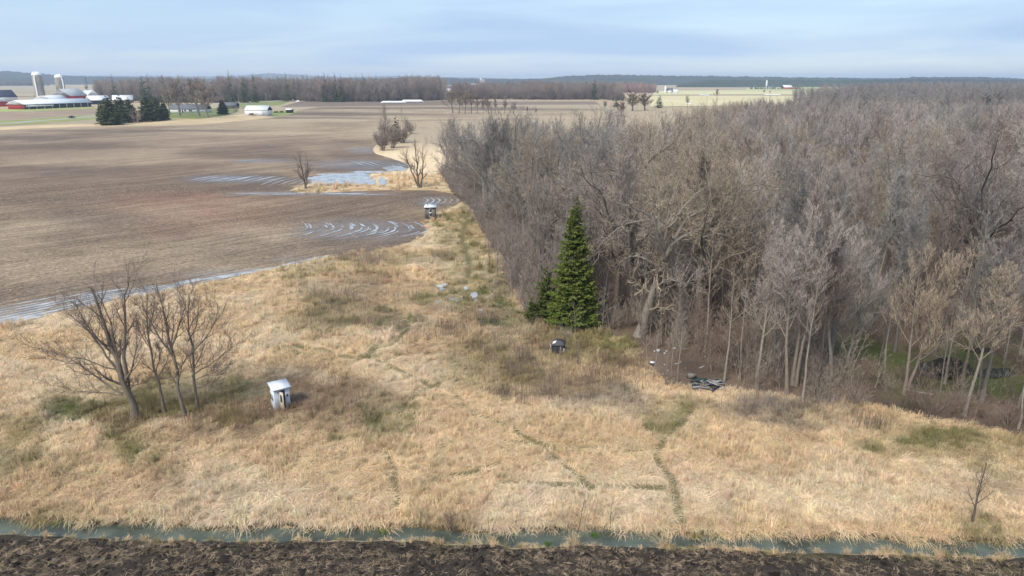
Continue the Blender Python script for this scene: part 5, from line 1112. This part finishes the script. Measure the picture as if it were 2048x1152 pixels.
M_WOODG = noise_mat('weathered_boards', (.13, .115, .10), (.26, .235, .205), 3, .9, stretch=(6, 6, .5)); M_CREAM = noise_mat('cream_door', (.52, .44, .33), (.64, .56, .44), 3); M_METAL = noise_mat('galvanised', (.45, .47, .5), (.62, .64, .66), 2, .4, metallic=.3)
def gable(name, label, A, B, width, wh, rh, walls, roof, group=None, axis='x', arch=False, doors=(), wins=(), over=.5, endwall=None, cat='barn', dep=None):
    """A,B photo pixels of the near wall's base corners; width runs away from the camera"""
    a, b = P(*A), P(*B); d = b - a; Ln = np.hypot(d[0], d[1]); o = empty(name, a, math.atan2(d[1], d[0]), label, cat, group)
    def prof(w, grow=0.0):
        if arch: return [(w / 2 - (w / 2 + grow) * math.cos(t), wh * .25 + (wh * .75 + rh + grow) * math.sin(t)) for t in np.linspace(0, math.pi, 17)]
        return [(-grow, wh - grow * rh / (w / 2)), (w / 2, wh + rh), (w + grow, wh - grow * rh / (w / 2))]
    W_, L_ = (width, Ln) if axis == 'x' else (Ln, width)
    def place(v): v = np.asarray(v, float); return np.column_stack([v[:, 1], v[:, 0], v[:, 2]]) if axis == 'x' else v
    wall = MB(); pr = [(0, 0)] + prof(W_) + [(W_, 0)]; wall.prism(pr, 0, L_); wall.v = [place(q) for q in wall.v]; wall.build('wall', walls, o)
    rf = MB(); p1 = prof(W_, over); p2 = [(x, z + .22) for x, z in p1]; rf.prism(p1 + p2[::-1], -over, L_ + over); rf.v = [place(q) for q in rf.v]
    for q in rf.v: q[:, 2] += .02
    rf.build('roof', roof, o)
    for k, (x0, x1, z0, z1, m, nm) in enumerate(doors): MB().box(((x0 + x1) / 2, -.04, (z0 + z1) / 2), (x1 - x0, .16, z1 - z0)).build(nm, m, o)
    for (x, z, w, h) in wins:
        q = MB(); q.box((x, -.05, z), (w + .24, .12, h + .24)); f = q.build('window', M_WHITE, o); MB().box((x, -.09, z), (w, .1, h)).build('pane', M_GLASS, f)
    if endwall is not None:
        q = MB(); q.prism([(.1, .1)] + [(x * (W_ - .2) / W_ + .1, z - .15) for x, z in prof(W_)] + [(W_ - .1, .1)], -.06, .0); q.v = [place(v) for v in q.v]; q.build('end_wall', endwall, o)
    return o, Ln
FB = 'red farm buildings'
o, Ln = gable('barn', 'long low open-sided barn with white roof and red gable end', (50, 219), (183, 213.5), 20, 4.2, 3.2, M_DARKR, M_WHITE, FB, endwall=M_REDW, over=.8)
for k in range(9): MB().box((Ln * (k + .5) / 9, -.15, 1.8), (.4, .3, 3.6)).build('post', M_WHITE, o)
MB().box((Ln * .22, -.1, 2.7), (Ln * .4, .1, 1.2)).build('fascia', M_WHITE, o)
gable('barn', 'round-arched white roofed barn with red end, before the taller silo', (105, 212), (147, 208.5), 17, 4.0, 5.0, M_REDW, M_WHITE, FB, arch=True, endwall=M_REDW, over=.3)
o, Ln = gable('barn', 'big red barn with grey gable roof right of the silos', (143, 209), (178, 206.5), 18, 8.5, 6.5, M_REDW, M_GREYR, FB, endwall=M_REDW)
gable('barn', 'red cross wing with white roof joined right of the big barn', (178, 206.6), (200, 206), 16, 8.5, 5.0, M_REDW, M_TIN, FB, axis='y', over=.7)
gable('barn', 'red machine barn with white roof at the left frame edge', (-34, 214), (17, 213), 26, 4.8, 4.2, M_REDW, M_WHITE, FB, axis='y')
gable('farm_building', 'white building with dark blue roof behind the left machine barn', (2, 203), (36, 202), 16, 5, 7.5, M_WHITE, M_BLUE, FB, cat='building')
gable('shed', 'open shed with white roof between red barn and evergreens', (183, 209), (222, 208), 14, 4.2, 4.2, M_DARKR, M_WHITE, FB, cat='shed')
gable('shed', 'white roofed shed half hidden behind the roadside evergreens', (226, 206), (266, 205.5), 14, 3.2, 4.6, M_WOODG, M_WHITE, FB, cat='shed')
def silo(px, py, top, dia, label, chute, name='silo', group='farm silos', stave=None):
    b = P(px, py); h = (py - top) / ppm(b); o = empty(name, b, 0, label, 'silo', group); r0 = dia / 2 / ppm(b)
    pr = [(r0, -.2)]; nb = 14
    for k in range(nb): z = (h - r0 * .8) * (k + 1) / nb; pr += [(r0, z - .35), (r0 * 1.012, z - .3), (r0 * 1.012, z - .1), (r0, z - .05)]
    body = MB().lathe(pr, 32); body.build('stave_wall', stave or M_STAVE, o, True)
    MB().lathe([(r0 * 1.04, h - r0 * .82)] + [(r0 * 1.04 * math.cos(t), h - r0 * .8 + r0 * .8 * math.sin(t)) for t in np.linspace(0, 1.55, 9)], 32).build('dome', M_WHITE, o, True)
    c = MB(); c.tube([(r0 * chute[0], r0 * chute[1], 0), (r0 * chute[0], r0 * chute[1], h * .8), (r0 * chute[0] * .5, r0 * chute[1] * .5, h)], r0 * .16, 10); c.build('chute', M_WHITE, o, True)
    return o
silo(84, 207, 146, 17, 'taller concrete silo with white dome, left one of the farm pair', (.1, -1.12)); silo(127, 206, 151, 15.5, 'shorter concrete silo with white dome and outside pipe', (1.12, -.5))
o, Ln = gable('farmhouse', 'low white farmhouse with grey roof behind the bare trees', (340, 225.5), (412, 225.5), 10, 3.0, 3.0, M_WHITE, M_SLATE, None, cat='house', wins=[(7.5, 1.7, 2.0, 1.3), (12, 1.7, 1.4, 1.2), (16, 1.7, 2.4, 1.2), (22, 1.7, 1.6, 1.2)], doors=[(9.4, 10.4, 0, 2.2, M_DARKR, 'door')])
o, Ln = gable('metal_barn', 'white metal barn alone on the grass at the field edge', (490, 232), (535, 232), 11, 4.0, 2.8, M_WHITE, M_TIN, None, cat='barn', over=.3, doors=[(9.5, 13.5, 0, 3.4, noise_mat('barn_door_white', (.6, .62, .64), (.72, .73, .74)), 'sliding_door')])
gable('shed', 'grey-roofed shed behind the small spruce', (450, 217), (472, 217), 8, 2.6, 2.4, M_WOODG, M_SLATE, None, cat='shed')
gable('field_shelter', 'small dark shelter on the grass right of the white metal barn', (572, 226), (584, 226), 4, 2.4, .6, M_DARKR, M_WHITE, None, cat='shelter', over=.3)
CF = 'far centre farm buildings'
gable('barn', 'white gambrel barn of the far centre farm', (940, 181), (957, 181), 26, 9, 6, M_WHITE, M_WHITE, CF)
silo(962, 181, 158, 4.5, 'silo beside the white barn at the far centre farm', (1.1, -.4), group=CF); silo(967, 181, 160, 3, 'thin silo right of the far centre silo', (1.1, -.4), group=CF)
gable('barn', 'long white shed stretching right at the far centre farm', (965, 181), (1006, 181), 20, 5, 4, M_WHITE, M_WHITE, CF)
gable('barn', 'small red barn left of the far centre farm', (905, 182), (912, 182), 14, 8, 5, M_REDW, M_REDW, CF); gable('house', 'small white house left of the far red barn', (893, 182), (901, 182), 12, 6, 4, M_WHITE, M_SLATE, CF, cat='house')
silo(863, 180, 158, 5, 'white silo rising over the centre tree line', (1.1, -.3), group=CF, stave=M_WHITE); gable('barn', 'white shed roof beside the lone white silo', (857, 180), (877, 180), 24, 16, 4, M_WHITE, M_WHITE, CF)
RF = 'far right farm buildings'
silo(1330, 186, 172, 3.2, 'pale silo left of the white farmhouse by the far pale field', (1.1, -.3), group=RF, stave=M_WHITE); gable('house', 'white farmhouse at the left end of the far pale field', (1336, 186), (1346, 186), 14, 5, 4, M_WHITE, M_SLATE, RF, cat='house'); gable('shed', 'low white shed right of the far white farmhouse', (1347, 186.3), (1357, 186.3), 12, 3.5, 2.5, M_WHITE, M_WHITE, RF, cat='shed')
silo(1532, 178, 161, 2.8, 'pale silo of the far right farm', (1.1, -.3), group=RF, stave=M_WHITE); gable('barn', 'grey-brown barn right of the far right silo', (1536, 178), (1552, 178), 24, 5, 3, M_GREYR, M_SLATE, RF); gable('barn', 'white roofed barn with red wall at the far right farm', (1568, 178.5), (1585, 178.5), 24, 5, 5, M_REDW, M_WHITE, RF)
gable('house', 'white house on the far ridge right of the far farm', (1648, 177), (1660, 177), 18, 5, 4, M_WHITE, M_SLATE, RF, cat='house'); gable('house', 'small white house on the ridge farther right', (1752, 178), (1758, 178), 14, 5, 4, M_WHITE, M_SLATE, RF, cat='house'); gable('house', 'small pale house left of the far right silo', (1508, 178), (1512, 178), 12, 5, 5, M_WHITE, M_SLATE, RF, cat='house')
# silage bags: long plastic tubes on the ground
M_PLAST = noise_mat('white_plastic', (.72, .73, .75), (.84, .84, .85), .5, .35)
def bag(a, b, hpx, label, group='white silage bags'):
    p, q = P(*a), P(*b); d = q - p; Ln = np.hypot(d[0], d[1]); h = hpx / ppm(p); o = link('silage_bag', None, None)
    n = 22; t = np.linspace(0, 1, n); r0 = h / 2 * np.minimum(1, np.minimum(t, 1 - t) * 9 + .12) ** .6 * (1 + .06 * (vnoise(t * 20, t * 0, 3) - .5)); pts = np.column_stack([t * Ln, 0 * t, r0 * .92])
    me = MB().tube(pts, r0, 14).mesh('silage_bag', M_PLAST, True); bpy.data.objects.remove(o); o = link('silage_bag', me, None, (p[0], p[1], .1), math.atan2(d[1], d[0])); o.scale = (1, 1.3, 1)
    return tag(o, label, 'silage bag', group)
bag((762, 207), (812, 207), 5, 'left white silage bag lying below the left tree line'); bag((803, 205.5), (847, 205.5), 6, 'right white silage bag lying below the left tree line'); bag((1398, 191), (1418, 192), 2.0, 'thin white silage bag lying in the far pale field'); bag((1528, 190), (1562, 190.5), 1.8, 'pale silage bag lying in the far right field'); bag((1372, 209), (1382, 209), 3, 'white bag showing behind the treetops of the far wood edge')
# chalk heap and implements
M_LIME = noise_mat('pale_heap', (.62, .58, .52), (.8, .77, .72), .4)
def heap(px, py, wpx, hpx, mat, name, label, seed):
    b = P(px, py); m = 1 / ppm(b); r = np.random.default_rng(seed); n = 14; an = np.linspace(0, 6.28, n, endpoint=False); v = [(0, 0, hpx * m)]; f = []
    for j, (q, z) in enumerate([(.35, .75), (.7, .35), (1, -.05)]): v += [(wpx / 2 * m * q * math.cos(t) * r.uniform(.85, 1.15), wpx / 2 * m * q * math.sin(t) * r.uniform(.85, 1.15), z * hpx * m * r.uniform(.85, 1.15)) for t in an]
    f3 = [(0, 1 + i, 1 + (i + 1) % n) for i in range(n)]; f4 = [(1 + j * n + i, 1 + (j + 1) * n + i, 1 + (j + 1) * n + (i + 1) % n, 1 + j * n + (i + 1) % n) for j in range(2) for i in range(n)]
    q = MB(); q.add(v, f4, f3); return tag(q.build(name, mat, None, False, b), label, 'heap')
heap(586, 202.5, 9, 4, M_LIME, 'lime_heap', 'white heap at the bend of the far road', 1); heap(596, 203, 10, 3, M_LIME, 'lime_heap', 'second white heap right of the first at the road bend', 2); heap(563, 203.5, 14, 2.5, M_WOODG, 'soil_heap', 'dark low heap left of the white heaps by the road', 3)
heap(582, 384, 26, 2.5, M_WOODG, 'brush_heap', 'low brown brush heap left of the forked field tree', 5)
def implement(px, py, label, seed, L_=4.5):
    b = P(px, py); o = empty('farm_implement', b, .2, label, 'implement', 'implements by the metal barn'); q = MB().box((0, 0, 1.0), (L_, .25, .25)); q.box((0, .8, 1.0), (L_, .2, .2)); q.build('frame', M_DARKR, o)
    for k in range(2): MB().add(*[(lambda s: s)(z) for z in [np.array([[math.cos(t) * .5 + (k * 2 - 1) * L_ * .35, y, .5 + math.sin(t) * .5] for y in (-.3, -.05) for t in np.linspace(0, 6.28, 12, endpoint=False)])]], [(i, (i + 1) % 12, 12 + (i + 1) % 12, 12 + i) for i in range(12)]).build('wheel', M_DARKR, o)
    MB().box((0, .4, 1.6), (L_ * .6, 1.0, .9)).build('hopper', noise_mat('implement_paint_%d' % seed, (.10, .06, .05), (.17, .11, .09)), o); return o
implement(503, 232.4, 'dark farm wagon parked before the white metal barn', 1); implement(552, 228, 'dark farm implement right of the white metal barn', 2); implement(563, 227.5, 'second dark implement beside the small field shelter', 3)
# utility poles
M_POLE = noise_mat('pole_wood', (.30, .26, .22), (.42, .38, .33), 1)
for px_, py_, top, lab in [(461, 206, 189, 'utility pole left of the closest roadside one'), (478, 207, 189, 'tallest utility pole beside the far road'), (532.5, 203, 186.5, 'utility pole right of the white metal barn on the far road'), (576, 199.5, 183, 'utility pole at the bend of the far road'), (662, 202, 188, 'utility pole before the tree line, left of silage bags'), (706, 202, 190, 'rightmost utility pole before the tree line')]:
    b = P(px_, py_); h = (py_ - top) / ppm(b); o = empty('utility_pole', b, 0, lab, 'pole', 'utility poles along the far road'); q = MB(); q.tube([(0, 0, -.3), (0, 0, h)], [.22, .15], 8); q.build('post', M_POLE, o); MB().box((0, -.2, h - .9), (2.6, .14, .16)).build('crossarm', M_POLE, o)
# car on the road
M_CAR = noise_mat('dark_car_paint', (.025, .03, .035), (.035, .04, .045), 2, .3, spec=.5); M_TYRE = noise_mat('tyre_rubber', (.02, .02, .02), (.035, .035, .035), 4)
b = P(144, 236.6); b2 = P(160, 235.3); car = empty('car', (b[0], b[1], .09), math.atan2(b2[1] - b[1], b2[0] - b[0]), 'dark car driving on the road before the farm', 'car')
q = MB(); q.prism([(-2.2, .35), (-2.25, .85), (-1.9, .98), (1.1, .98), (2.05, .82), (2.2, .6), (2.2, .35)], -.88, .88); q.build('body', M_CAR, car)
q = MB(); q.prism([(-1.75, .98), (-1.35, 1.5), (.35, 1.5), (1.05, .98)], -.76, .76); q.build('cabin', M_GLASS, car); q = MB(); q.box((-.5, 0, 1.53), (1.7, 1.42, .07)); q.build('roof', M_CAR, car)
for sx in (-1.35, 1.4):
    for sy in (-.85, .85):
        q = MB(); q.add([(sx + .33 * math.cos(t), sy + y, .33 + .33 * math.sin(t)) for y in (-.11, .11) for t in np.linspace(0, 6.28, 14, endpoint=False)], [(i, (i + 1) % 14, 14 + (i + 1) % 14, 14 + i) for i in range(14)]); q.add([(sx + .33 * math.cos(t), sy + (.11 if sy > 0 else -.11), .33 + .33 * math.sin(t)) for t in np.linspace(0, 6.28, 14, endpoint=False)], (), [(0, i, i + 1) for i in range(1, 13)]); q.build('wheel', M_TYRE, car)
for sy in (-.6, .6): MB().box((2.17, sy, .68), (.1, .35, .14)).build('headlight', M_WHITE, car)

# ------------------------------------------------------------------ white shed with open door
c = P(551, 826); WS = empty('white_shed', (c[0], c[1], -.02), R(33), 'small white shed with open beige door standing in the dry grass', 'shed')
Wd, Dp, Hf, Hb = 1.22, 1.0, 1.98, 2.10        # local: x along front, y into the shed
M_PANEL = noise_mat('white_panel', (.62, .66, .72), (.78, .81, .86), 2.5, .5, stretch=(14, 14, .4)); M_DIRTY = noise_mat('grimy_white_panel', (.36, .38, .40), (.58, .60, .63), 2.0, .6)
def wallpanel(x0, x1, y, z0, z1, par, mat, nm='panel', t=.04): return MB().box(((x0 + x1) / 2, y, (z0 + z1) / 2), (x1 - x0, t, z1 - z0)).build(nm, mat, par)
wallpanel(0, .40, 0, 0, Hf, WS, M_PANEL); rp_ = wallpanel(.86, Wd, 0, 0, Hf, WS, M_PANEL); wallpanel(.402, .858, 0, 1.80, Hf, WS, M_PANEL, 'lintel')
for k in range(5): MB().box((.04 + .08 * k, -.028, Hf / 2), (.015, .02, Hf - .02)).build('rib', M_PANEL, WS)
for k in range(4): MB().box((.90 + .085 * k, -.028, Hf / 2), (.015, .02, Hf - .02)).build('rib', M_PANEL, WS)
MB().box((1.03, -.045, 1.30), (.14, .03, .24)).build('window', M_GLASS, WS)
q = MB(); q.prism([(0, 0), (0, 1.0), (1, 1.0), (1, 0)], 0, 1); 
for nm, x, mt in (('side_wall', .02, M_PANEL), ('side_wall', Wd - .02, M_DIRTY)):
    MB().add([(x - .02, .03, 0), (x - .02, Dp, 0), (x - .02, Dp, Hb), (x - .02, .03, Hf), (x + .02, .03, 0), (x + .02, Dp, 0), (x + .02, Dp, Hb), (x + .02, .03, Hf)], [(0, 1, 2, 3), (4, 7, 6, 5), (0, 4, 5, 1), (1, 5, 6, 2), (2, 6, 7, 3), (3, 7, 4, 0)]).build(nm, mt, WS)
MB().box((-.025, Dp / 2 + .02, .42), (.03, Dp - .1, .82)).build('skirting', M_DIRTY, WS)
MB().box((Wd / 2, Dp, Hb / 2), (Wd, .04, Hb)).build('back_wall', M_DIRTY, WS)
for yy_ in (.28, .72):
    f_ = MB().box((-.03, yy_, 1.28), (.03, .34, .62)).build('side_window', M_WHITE, WS); MB().box((-.05, yy_, 1.28), (.03, .2, .48)).build('pane', M_GLASS, f_)
MB().box((Wd / 2, Dp / 2, .04), (Wd - .1, Dp - .1, .05)).build('floor', M_WOODG, WS)
sl = (Hb - Hf) / Dp; y0, y1 = -.22, Dp + .15
MB().add([(x, y, Hf + sl * y + .03 + h_) for h_ in (0, .06) for x, y in ((-.13, y0), (Wd + .13, y0), (Wd + .13, y1), (-.13, y1))], [(0, 3, 2, 1), (4, 5, 6, 7), (0, 1, 5, 4), (1, 2, 6, 5), (2, 3, 7, 6), (3, 0, 4, 7)]).build('roof', M_TIN, WS)
for k in range(4): xx = .02 + k * .39; MB().add([(x, y, Hf + sl * y + .09 + h_) for h_ in (0, .02) for x, y in ((xx, y0), (xx + .02, y0), (xx + .02, y1), (xx, y1))], [(0, 3, 2, 1), (4, 5, 6, 7), (0, 1, 5, 4), (1, 2, 6, 5), (2, 3, 7, 6), (3, 0, 4, 7)]).build('roof_seam', M_TIN, WS)
ct, st_ = math.cos(R(-60)), math.sin(R(-60))
door = MB().box((.40 + .22 * ct, -.03 + .22 * st_, .9), (.44, .035, 1.72), R(-60)).build('door', M_CREAM, WS)
MB().box((.40 + .22 * ct + .012 * st_, -.03 + .22 * st_ - .022 * ct, 1.22), (.2, .03, .62), R(-60)).build('door_window', M_GLASS, door); MB().box((.40 + .39 * ct, -.03 + .39 * st_ - .035, .9), (.03, .04, .12), R(-60)).build('handle', M_METAL, door)
MB().box((.63, -.25, .06), (.5, .4, .10)).build('step', M_WHITE, WS)
def scrap(px, py, dims, mat, label, rz=.3, name='scrap_board', cat='board', tilt=0.0, z=None, grp=None):
    c = P(px, py); T = np.array(Matrix.Rotation(tilt, 3, 'X')); zz = (.5 * (abs(dims[2] * math.cos(tilt)) + abs(dims[1] * math.sin(tilt))) + .06) if z is None else z
    q = MB().box((0, 0, zz), dims, rz, T); return tag(q.build(name, mat, None, False, (c[0], c[1], 0)), label, cat, grp)
scrap(589, 812, (.3, .2, .16), M_CREAM, 'small cream scrap lying right of the white shed', .5, 'scrap_block', 'scrap', z=.22); scrap(540, 822, (.22, .14, .08), M_WHITE, 'tiny white scrap lying left of the white shed', .2, 'scrap_block', 'scrap', z=.2)
# ------------------------------------------------------------------ grey shed in the distance
c = P(850, 438); GS = empty('grey_shed', (c[0], c[1], 0), R(4), 'weathered grey wooden shed with pale tin roof at the muddy field corner', 'shed')
Wd, Dp, Hf, Hb = 2.0, 1.9, 2.15, 2.0
for k in range(10):
    x0 = k * .2
    if not (4 <= k <= 6): MB().box((x0 + .098, 0, Hf / 2), (.19, .04, Hf)).build('plank', M_WOODG, GS)
    else: MB().box((x0 + .098, 0, .17), (.19, .04, .34)).build('plank', M_WOODG, GS)
for x in (.0, Wd): MB().box((x, Dp / 2 + .03, Hb / 2), (.05, Dp, Hb)).build('side_wall', M_WOODG, GS)
MB().box((Wd / 2, Dp, Hb / 2), (Wd, .05, Hb)).build('back_wall', M_WOODG, GS)
d_ = MB().box((1.1, 0, 1.2), (.56, .05, 1.68)).build('door', M_WHITE, GS); MB().box((1.08, -.04, 1.62), (.42, .04, .62)).build('pane', M_GLASS, d_); MB().box((1.08, -.04, .86), (.42, .04, .52)).build('pane', M_GLASS, d_)
MB().box((1.1, .0, 2.10), (.6, .042, .09)).build('plank', M_WOODG, GS)
MB().add([(x, y, Hf + .09 - .03 + (y + .35) * .08 + h_) for h_ in (0, .06) for x, y in ((-.12, -.35), (Wd + .15, -.35), (Wd + .25, Dp + .4), (.02, Dp + .4))], [(0, 3, 2, 1), (4, 5, 6, 7), (0, 1, 5, 4), (1, 2, 6, 5), (2, 3, 7, 6), (3, 0, 4, 7)]).build('roof', M_TIN, GS)
MB().tube([(.55, .7, 2.2), (.55, .7, 2.75)], .05, 8).build('stovepipe', M_DARKR, GS)
c = P(873, 441); q = MB(); q.lathe([(.26, 0), (.28, .3), (.26, .62), (.0, .62)], 14); q.tube([(.1, -.2, 0), (.12, -.22, .7)], .02, 6); tag(q.build('barrel', M_TYRE, None, False, (c[0], c[1], 0)), 'dark barrel standing right of the distant grey shed', 'barrel')
for k, (a, b_, lab) in enumerate([(869, 448, 'thin post in the grass before the grey shed'), (856, 446, 'short post at the left front of the grey shed')]):
    c = P(a, b_); q = MB(); q.tube([(0, 0, -.1), (.03, 0, 1.2 - .4 * k)], [.05, .04], 6); tag(q.build('fence_post', M_WOODG, None, False, c), lab, 'post', 'posts by the grey shed')
# ------------------------------------------------------------------ dark weathered hut near the spruce
c = P(1115, 712); HU = empty('weathered_hut', (c[0], c[1], 0), R(-12), 'dark weathered round-topped hut with a white patch in the brush', 'hut')
M_HUT = noise_mat('charred_boards', (.025, .024, .026), (.075, .07, .07), 3, .85, stretch=(8, 8, .6)); M_FELT = noise_mat('grey_felt', (.07, .075, .075), (.12, .122, .12), 4, .95, spec=.05)
for k in range(7): x0 = -.56 + k * .16; hh = 1.12 - abs(k - 3) * .03; MB().box((x0 + .08, 0, hh / 2), (.15, .05, hh)).build('plank', M_HUT, HU)
q = MB(); q.prism([(-.56, 0), (-.56, 1.0), (.56, 1.0), (.56, 0)], .03, 1.0); q.build('wall', M_HUT, HU)
pr = [(.62 * math.cos(t), 1.02 + .34 * math.sin(t)) for t in np.linspace(math.pi, 0, 9)]; q = MB(); q.prism(pr, -.1, 1.05); q.build('roof', M_FELT, HU, False)
q = MB(); q.add([(-.50, -.12, 1.18), (-.18, -.12, 1.35), (-.18, .4, 1.37), (-.50, .4, 1.24)], [(0, 1, 2, 3)]); q.add([(-.50, -.12, 1.22), (-.18, -.12, 1.39), (-.18, .4, 1.41), (-.50, .4, 1.28)], [(0, 1, 2, 3)]); q.build('white_patch', M_WHITE, HU)
MB().box((-.64, -.05, .92), (.05, .5, .35)).build('side_patch', M_GREYR, HU); MB().tube([(.18, -.16, 0), (.3, -.12, 1.0)], .03, 6).build('leaning_pole', M_METAL, HU)
q = MB(); q.tube([(.62 + .0 * t, -.15, .62 + .0) for t in (0, 1)], .02, 5); q = MB(); q.box((.62, -.12, .66), (.1, .06, .38), .2); q.build('pale_strip', M_GREYR, HU); MB().tube([(.30, -.15, .4), (.6, -.15, .62)], .02, 5).build('brace', M_GREYR, HU)
# ------------------------------------------------------------------ scrap pile and litter at the wood edge
M_TARP = noise_mat('green_tarp', (.028, .05, .045), (.05, .085, .072), 3, .5, bump=.4); M_OLDB = noise_mat('bleached_boards', (.24, .23, .22), (.42, .40, .38), 4, .9, stretch=(1, 8, 8)); M_DARKB = noise_mat('dark_sheet', (.03, .03, .05), (.07, .07, .10), 3)
c = P(1412, 776); rs = np.random.default_rng(9); GPL = 'boards of the scrap pile'
def tarp(px, py, L_, D_, z, label, seed):
    c = P(px, py); n = 12; X, Y = np.meshgrid(np.linspace(-L_ / 2, L_ / 2, n), np.linspace(-D_ / 2, D_ / 2, n)); Z = z + .22 * (fbm(X * 1.6 + seed, Y * 1.6, seed, 3) - .5) - .5 * z * (np.abs(X) / (L_ / 2)) ** 3 - .4 * z * (np.abs(Y) / (D_ / 2)) ** 3
    idx = np.arange(n * n).reshape(n, n); v = np.column_stack([X.ravel(), Y.ravel(), Z.ravel()]); F = np.stack([idx[:-1, :-1], idx[:-1, 1:], idx[1:, 1:], idx[1:, :-1]], -1).reshape(-1, 4)
    me = make_mesh('tarp', np.vstack([v, v - [0, 0, .02]]), [F, F[:, ::-1] + n * n], [M_TARP], None, True); return tag(link('tarp', me, None, c, .1 * seed), label, 'tarp')
tarp(1402, 766, 1.6, 1.0, .38, 'dark green tarp draped over the left of the scrap pile', 1); tarp(1434, 768, .7, .7, .42, 'smaller green tarp on the right end of the scrap pile', 2)
side_ = ['pointing left', 'pointing right', 'lying flat', 'propped up']
for k in range(34):
    px_ = 1388 + 54 * rs.uniform(); py_ = 768 + 17 * rs.uniform(); scrap(px_, py_, (rs.uniform(.5, 1.3), rs.uniform(.06, .2), .04), [M_OLDB, M_WOODG, M_OLDB, M_DARKB][k % 4], 'grey broken board in the scrap pile under the green tarp', rs.uniform(-1, 1), tilt=rs.uniform(-.5, .5), z=.12 + .42 * rs.uniform(), grp=GPL)
scrap(1383, 757, (.7, .35, .4), M_WOODG, 'pale box at the back left of the scrap pile', .2, 'crate', 'crate'); scrap(1404, 752, (.9, .08, .05), M_OLDB, 'pale board sticking up behind the green tarp', .7, tilt=.3, z=.9); scrap(1389, 780, (.35, .3, .45), M_DARKB, 'dark blue tub at the left of the scrap pile', .3, 'tub', 'tub')
q = MB(); c = P(1304, 733); q.lathe([(.17, 0), (.21, .42)], 16); bk = empty('bucket', c, 0, 'dark bucket with white lid among the saplings in the clearing', 'bucket'); q.build('body', M_FELT, bk, True); q = MB(); q.lathe([(.22, .42), (.22, .46), (.0, .47)], 16); q.build('lid', M_WHITE, bk)
M_SCRAP = noise_mat('dirty_white_scrap', (.30, .29, .28), (.62, .61, .59), 6)
for k, (a, b_, dims, lab) in enumerate([(1316, 705, (.4, .3, .38), 'white upright scrap at the back left of the clearing'), (1309, 706, (.18, .14, .3), 'small grey-white scrap left of the upright one in clearing'), (1329, 708, (.4, .2, .12), 'flat white scrap right of the upright one in clearing'), (1333, 705, (.22, .18, .22), 'white lump behind the flat scrap in the clearing'), (1349, 699, (.26, .2, .2), 'white scrap at the back edge of the clearing'), (1354, 729, (.6, .14, .1), 'long pale board in the middle of the clearing'), (1361, 725, (.6, .12, .06), 'second pale board behind the long one in the clearing'),
                                   (1329, 731, (.2, .15, .12), 'small white scrap in the middle of the clearing'), (1335, 743, (.24, .16, .12), 'white scrap in front of the middle saplings'), (1326, 750, (.24, .14, .1), 'white scrap nearest the front of the clearing'), (1319, 749, (.14, .1, .08), 'tiny white scrap left of the front one'), (1371, 737, (.5, .06, .05), 'thin pale stick right of the boards in the clearing'), (1410, 716, (.16, .12, .2), 'pale scrap standing behind the scrap pile')]):
    dims = tuple(q * .8 for q in dims); scrap(a, b_, dims, M_SCRAP if 'white' in lab else M_OLDB, lab, k * .7, 'scrap_piece', 'scrap', z=dims[2] / 2 * .8 + .05)
scrap(1837, 800, (1.9, .07, .06), M_OLDB, 'bleached fallen branch leaning in the brush left of the right pale tree', -.55, 'fallen_branch', 'branch', z=.7, tilt=0)

# ------------------------------------------------------------------ air
hz_v = [(-14500, -500, -3), (14500, -500, -3), (14500, 13500, -3), (-14500, 13500, -3), (-14500, -500, 95), (14500, -500, 95), (14500, 13500, 95), (-14500, 13500, 95)]
hm = bpy.data.materials.new('thin_haze'); hm.use_nodes = True; hm.node_tree.nodes.clear()
ho = hm.node_tree.nodes.new('ShaderNodeOutputMaterial'); hv = hm.node_tree.nodes.new('ShaderNodeVolumePrincipled'); hv.inputs['Color'].default_value = (.66, .80, 1.0, 1); hv.inputs['Density'].default_value = 0.00015; hv.inputs['Anisotropy'].default_value = 0.2
hm.node_tree.links.new(hv.outputs[0], ho.inputs['Volume'])
haze = link('haze', make_mesh('haze', hz_v, [np.array([(0, 3, 2, 1), (4, 5, 6, 7), (0, 1, 5, 4), (1, 2, 6, 5), (2, 3, 7, 6), (3, 0, 4, 7)])], [hm])); tag(haze, 'thin bluish spring haze over the whole countryside', 'haze', None, 'stuff')
scene.cycles.max_bounces = 3; scene.cycles.diffuse_bounces = 2; scene.cycles.glossy_bounces = 1; scene.cycles.transmission_bounces = 2; scene.cycles.volume_bounces = 1
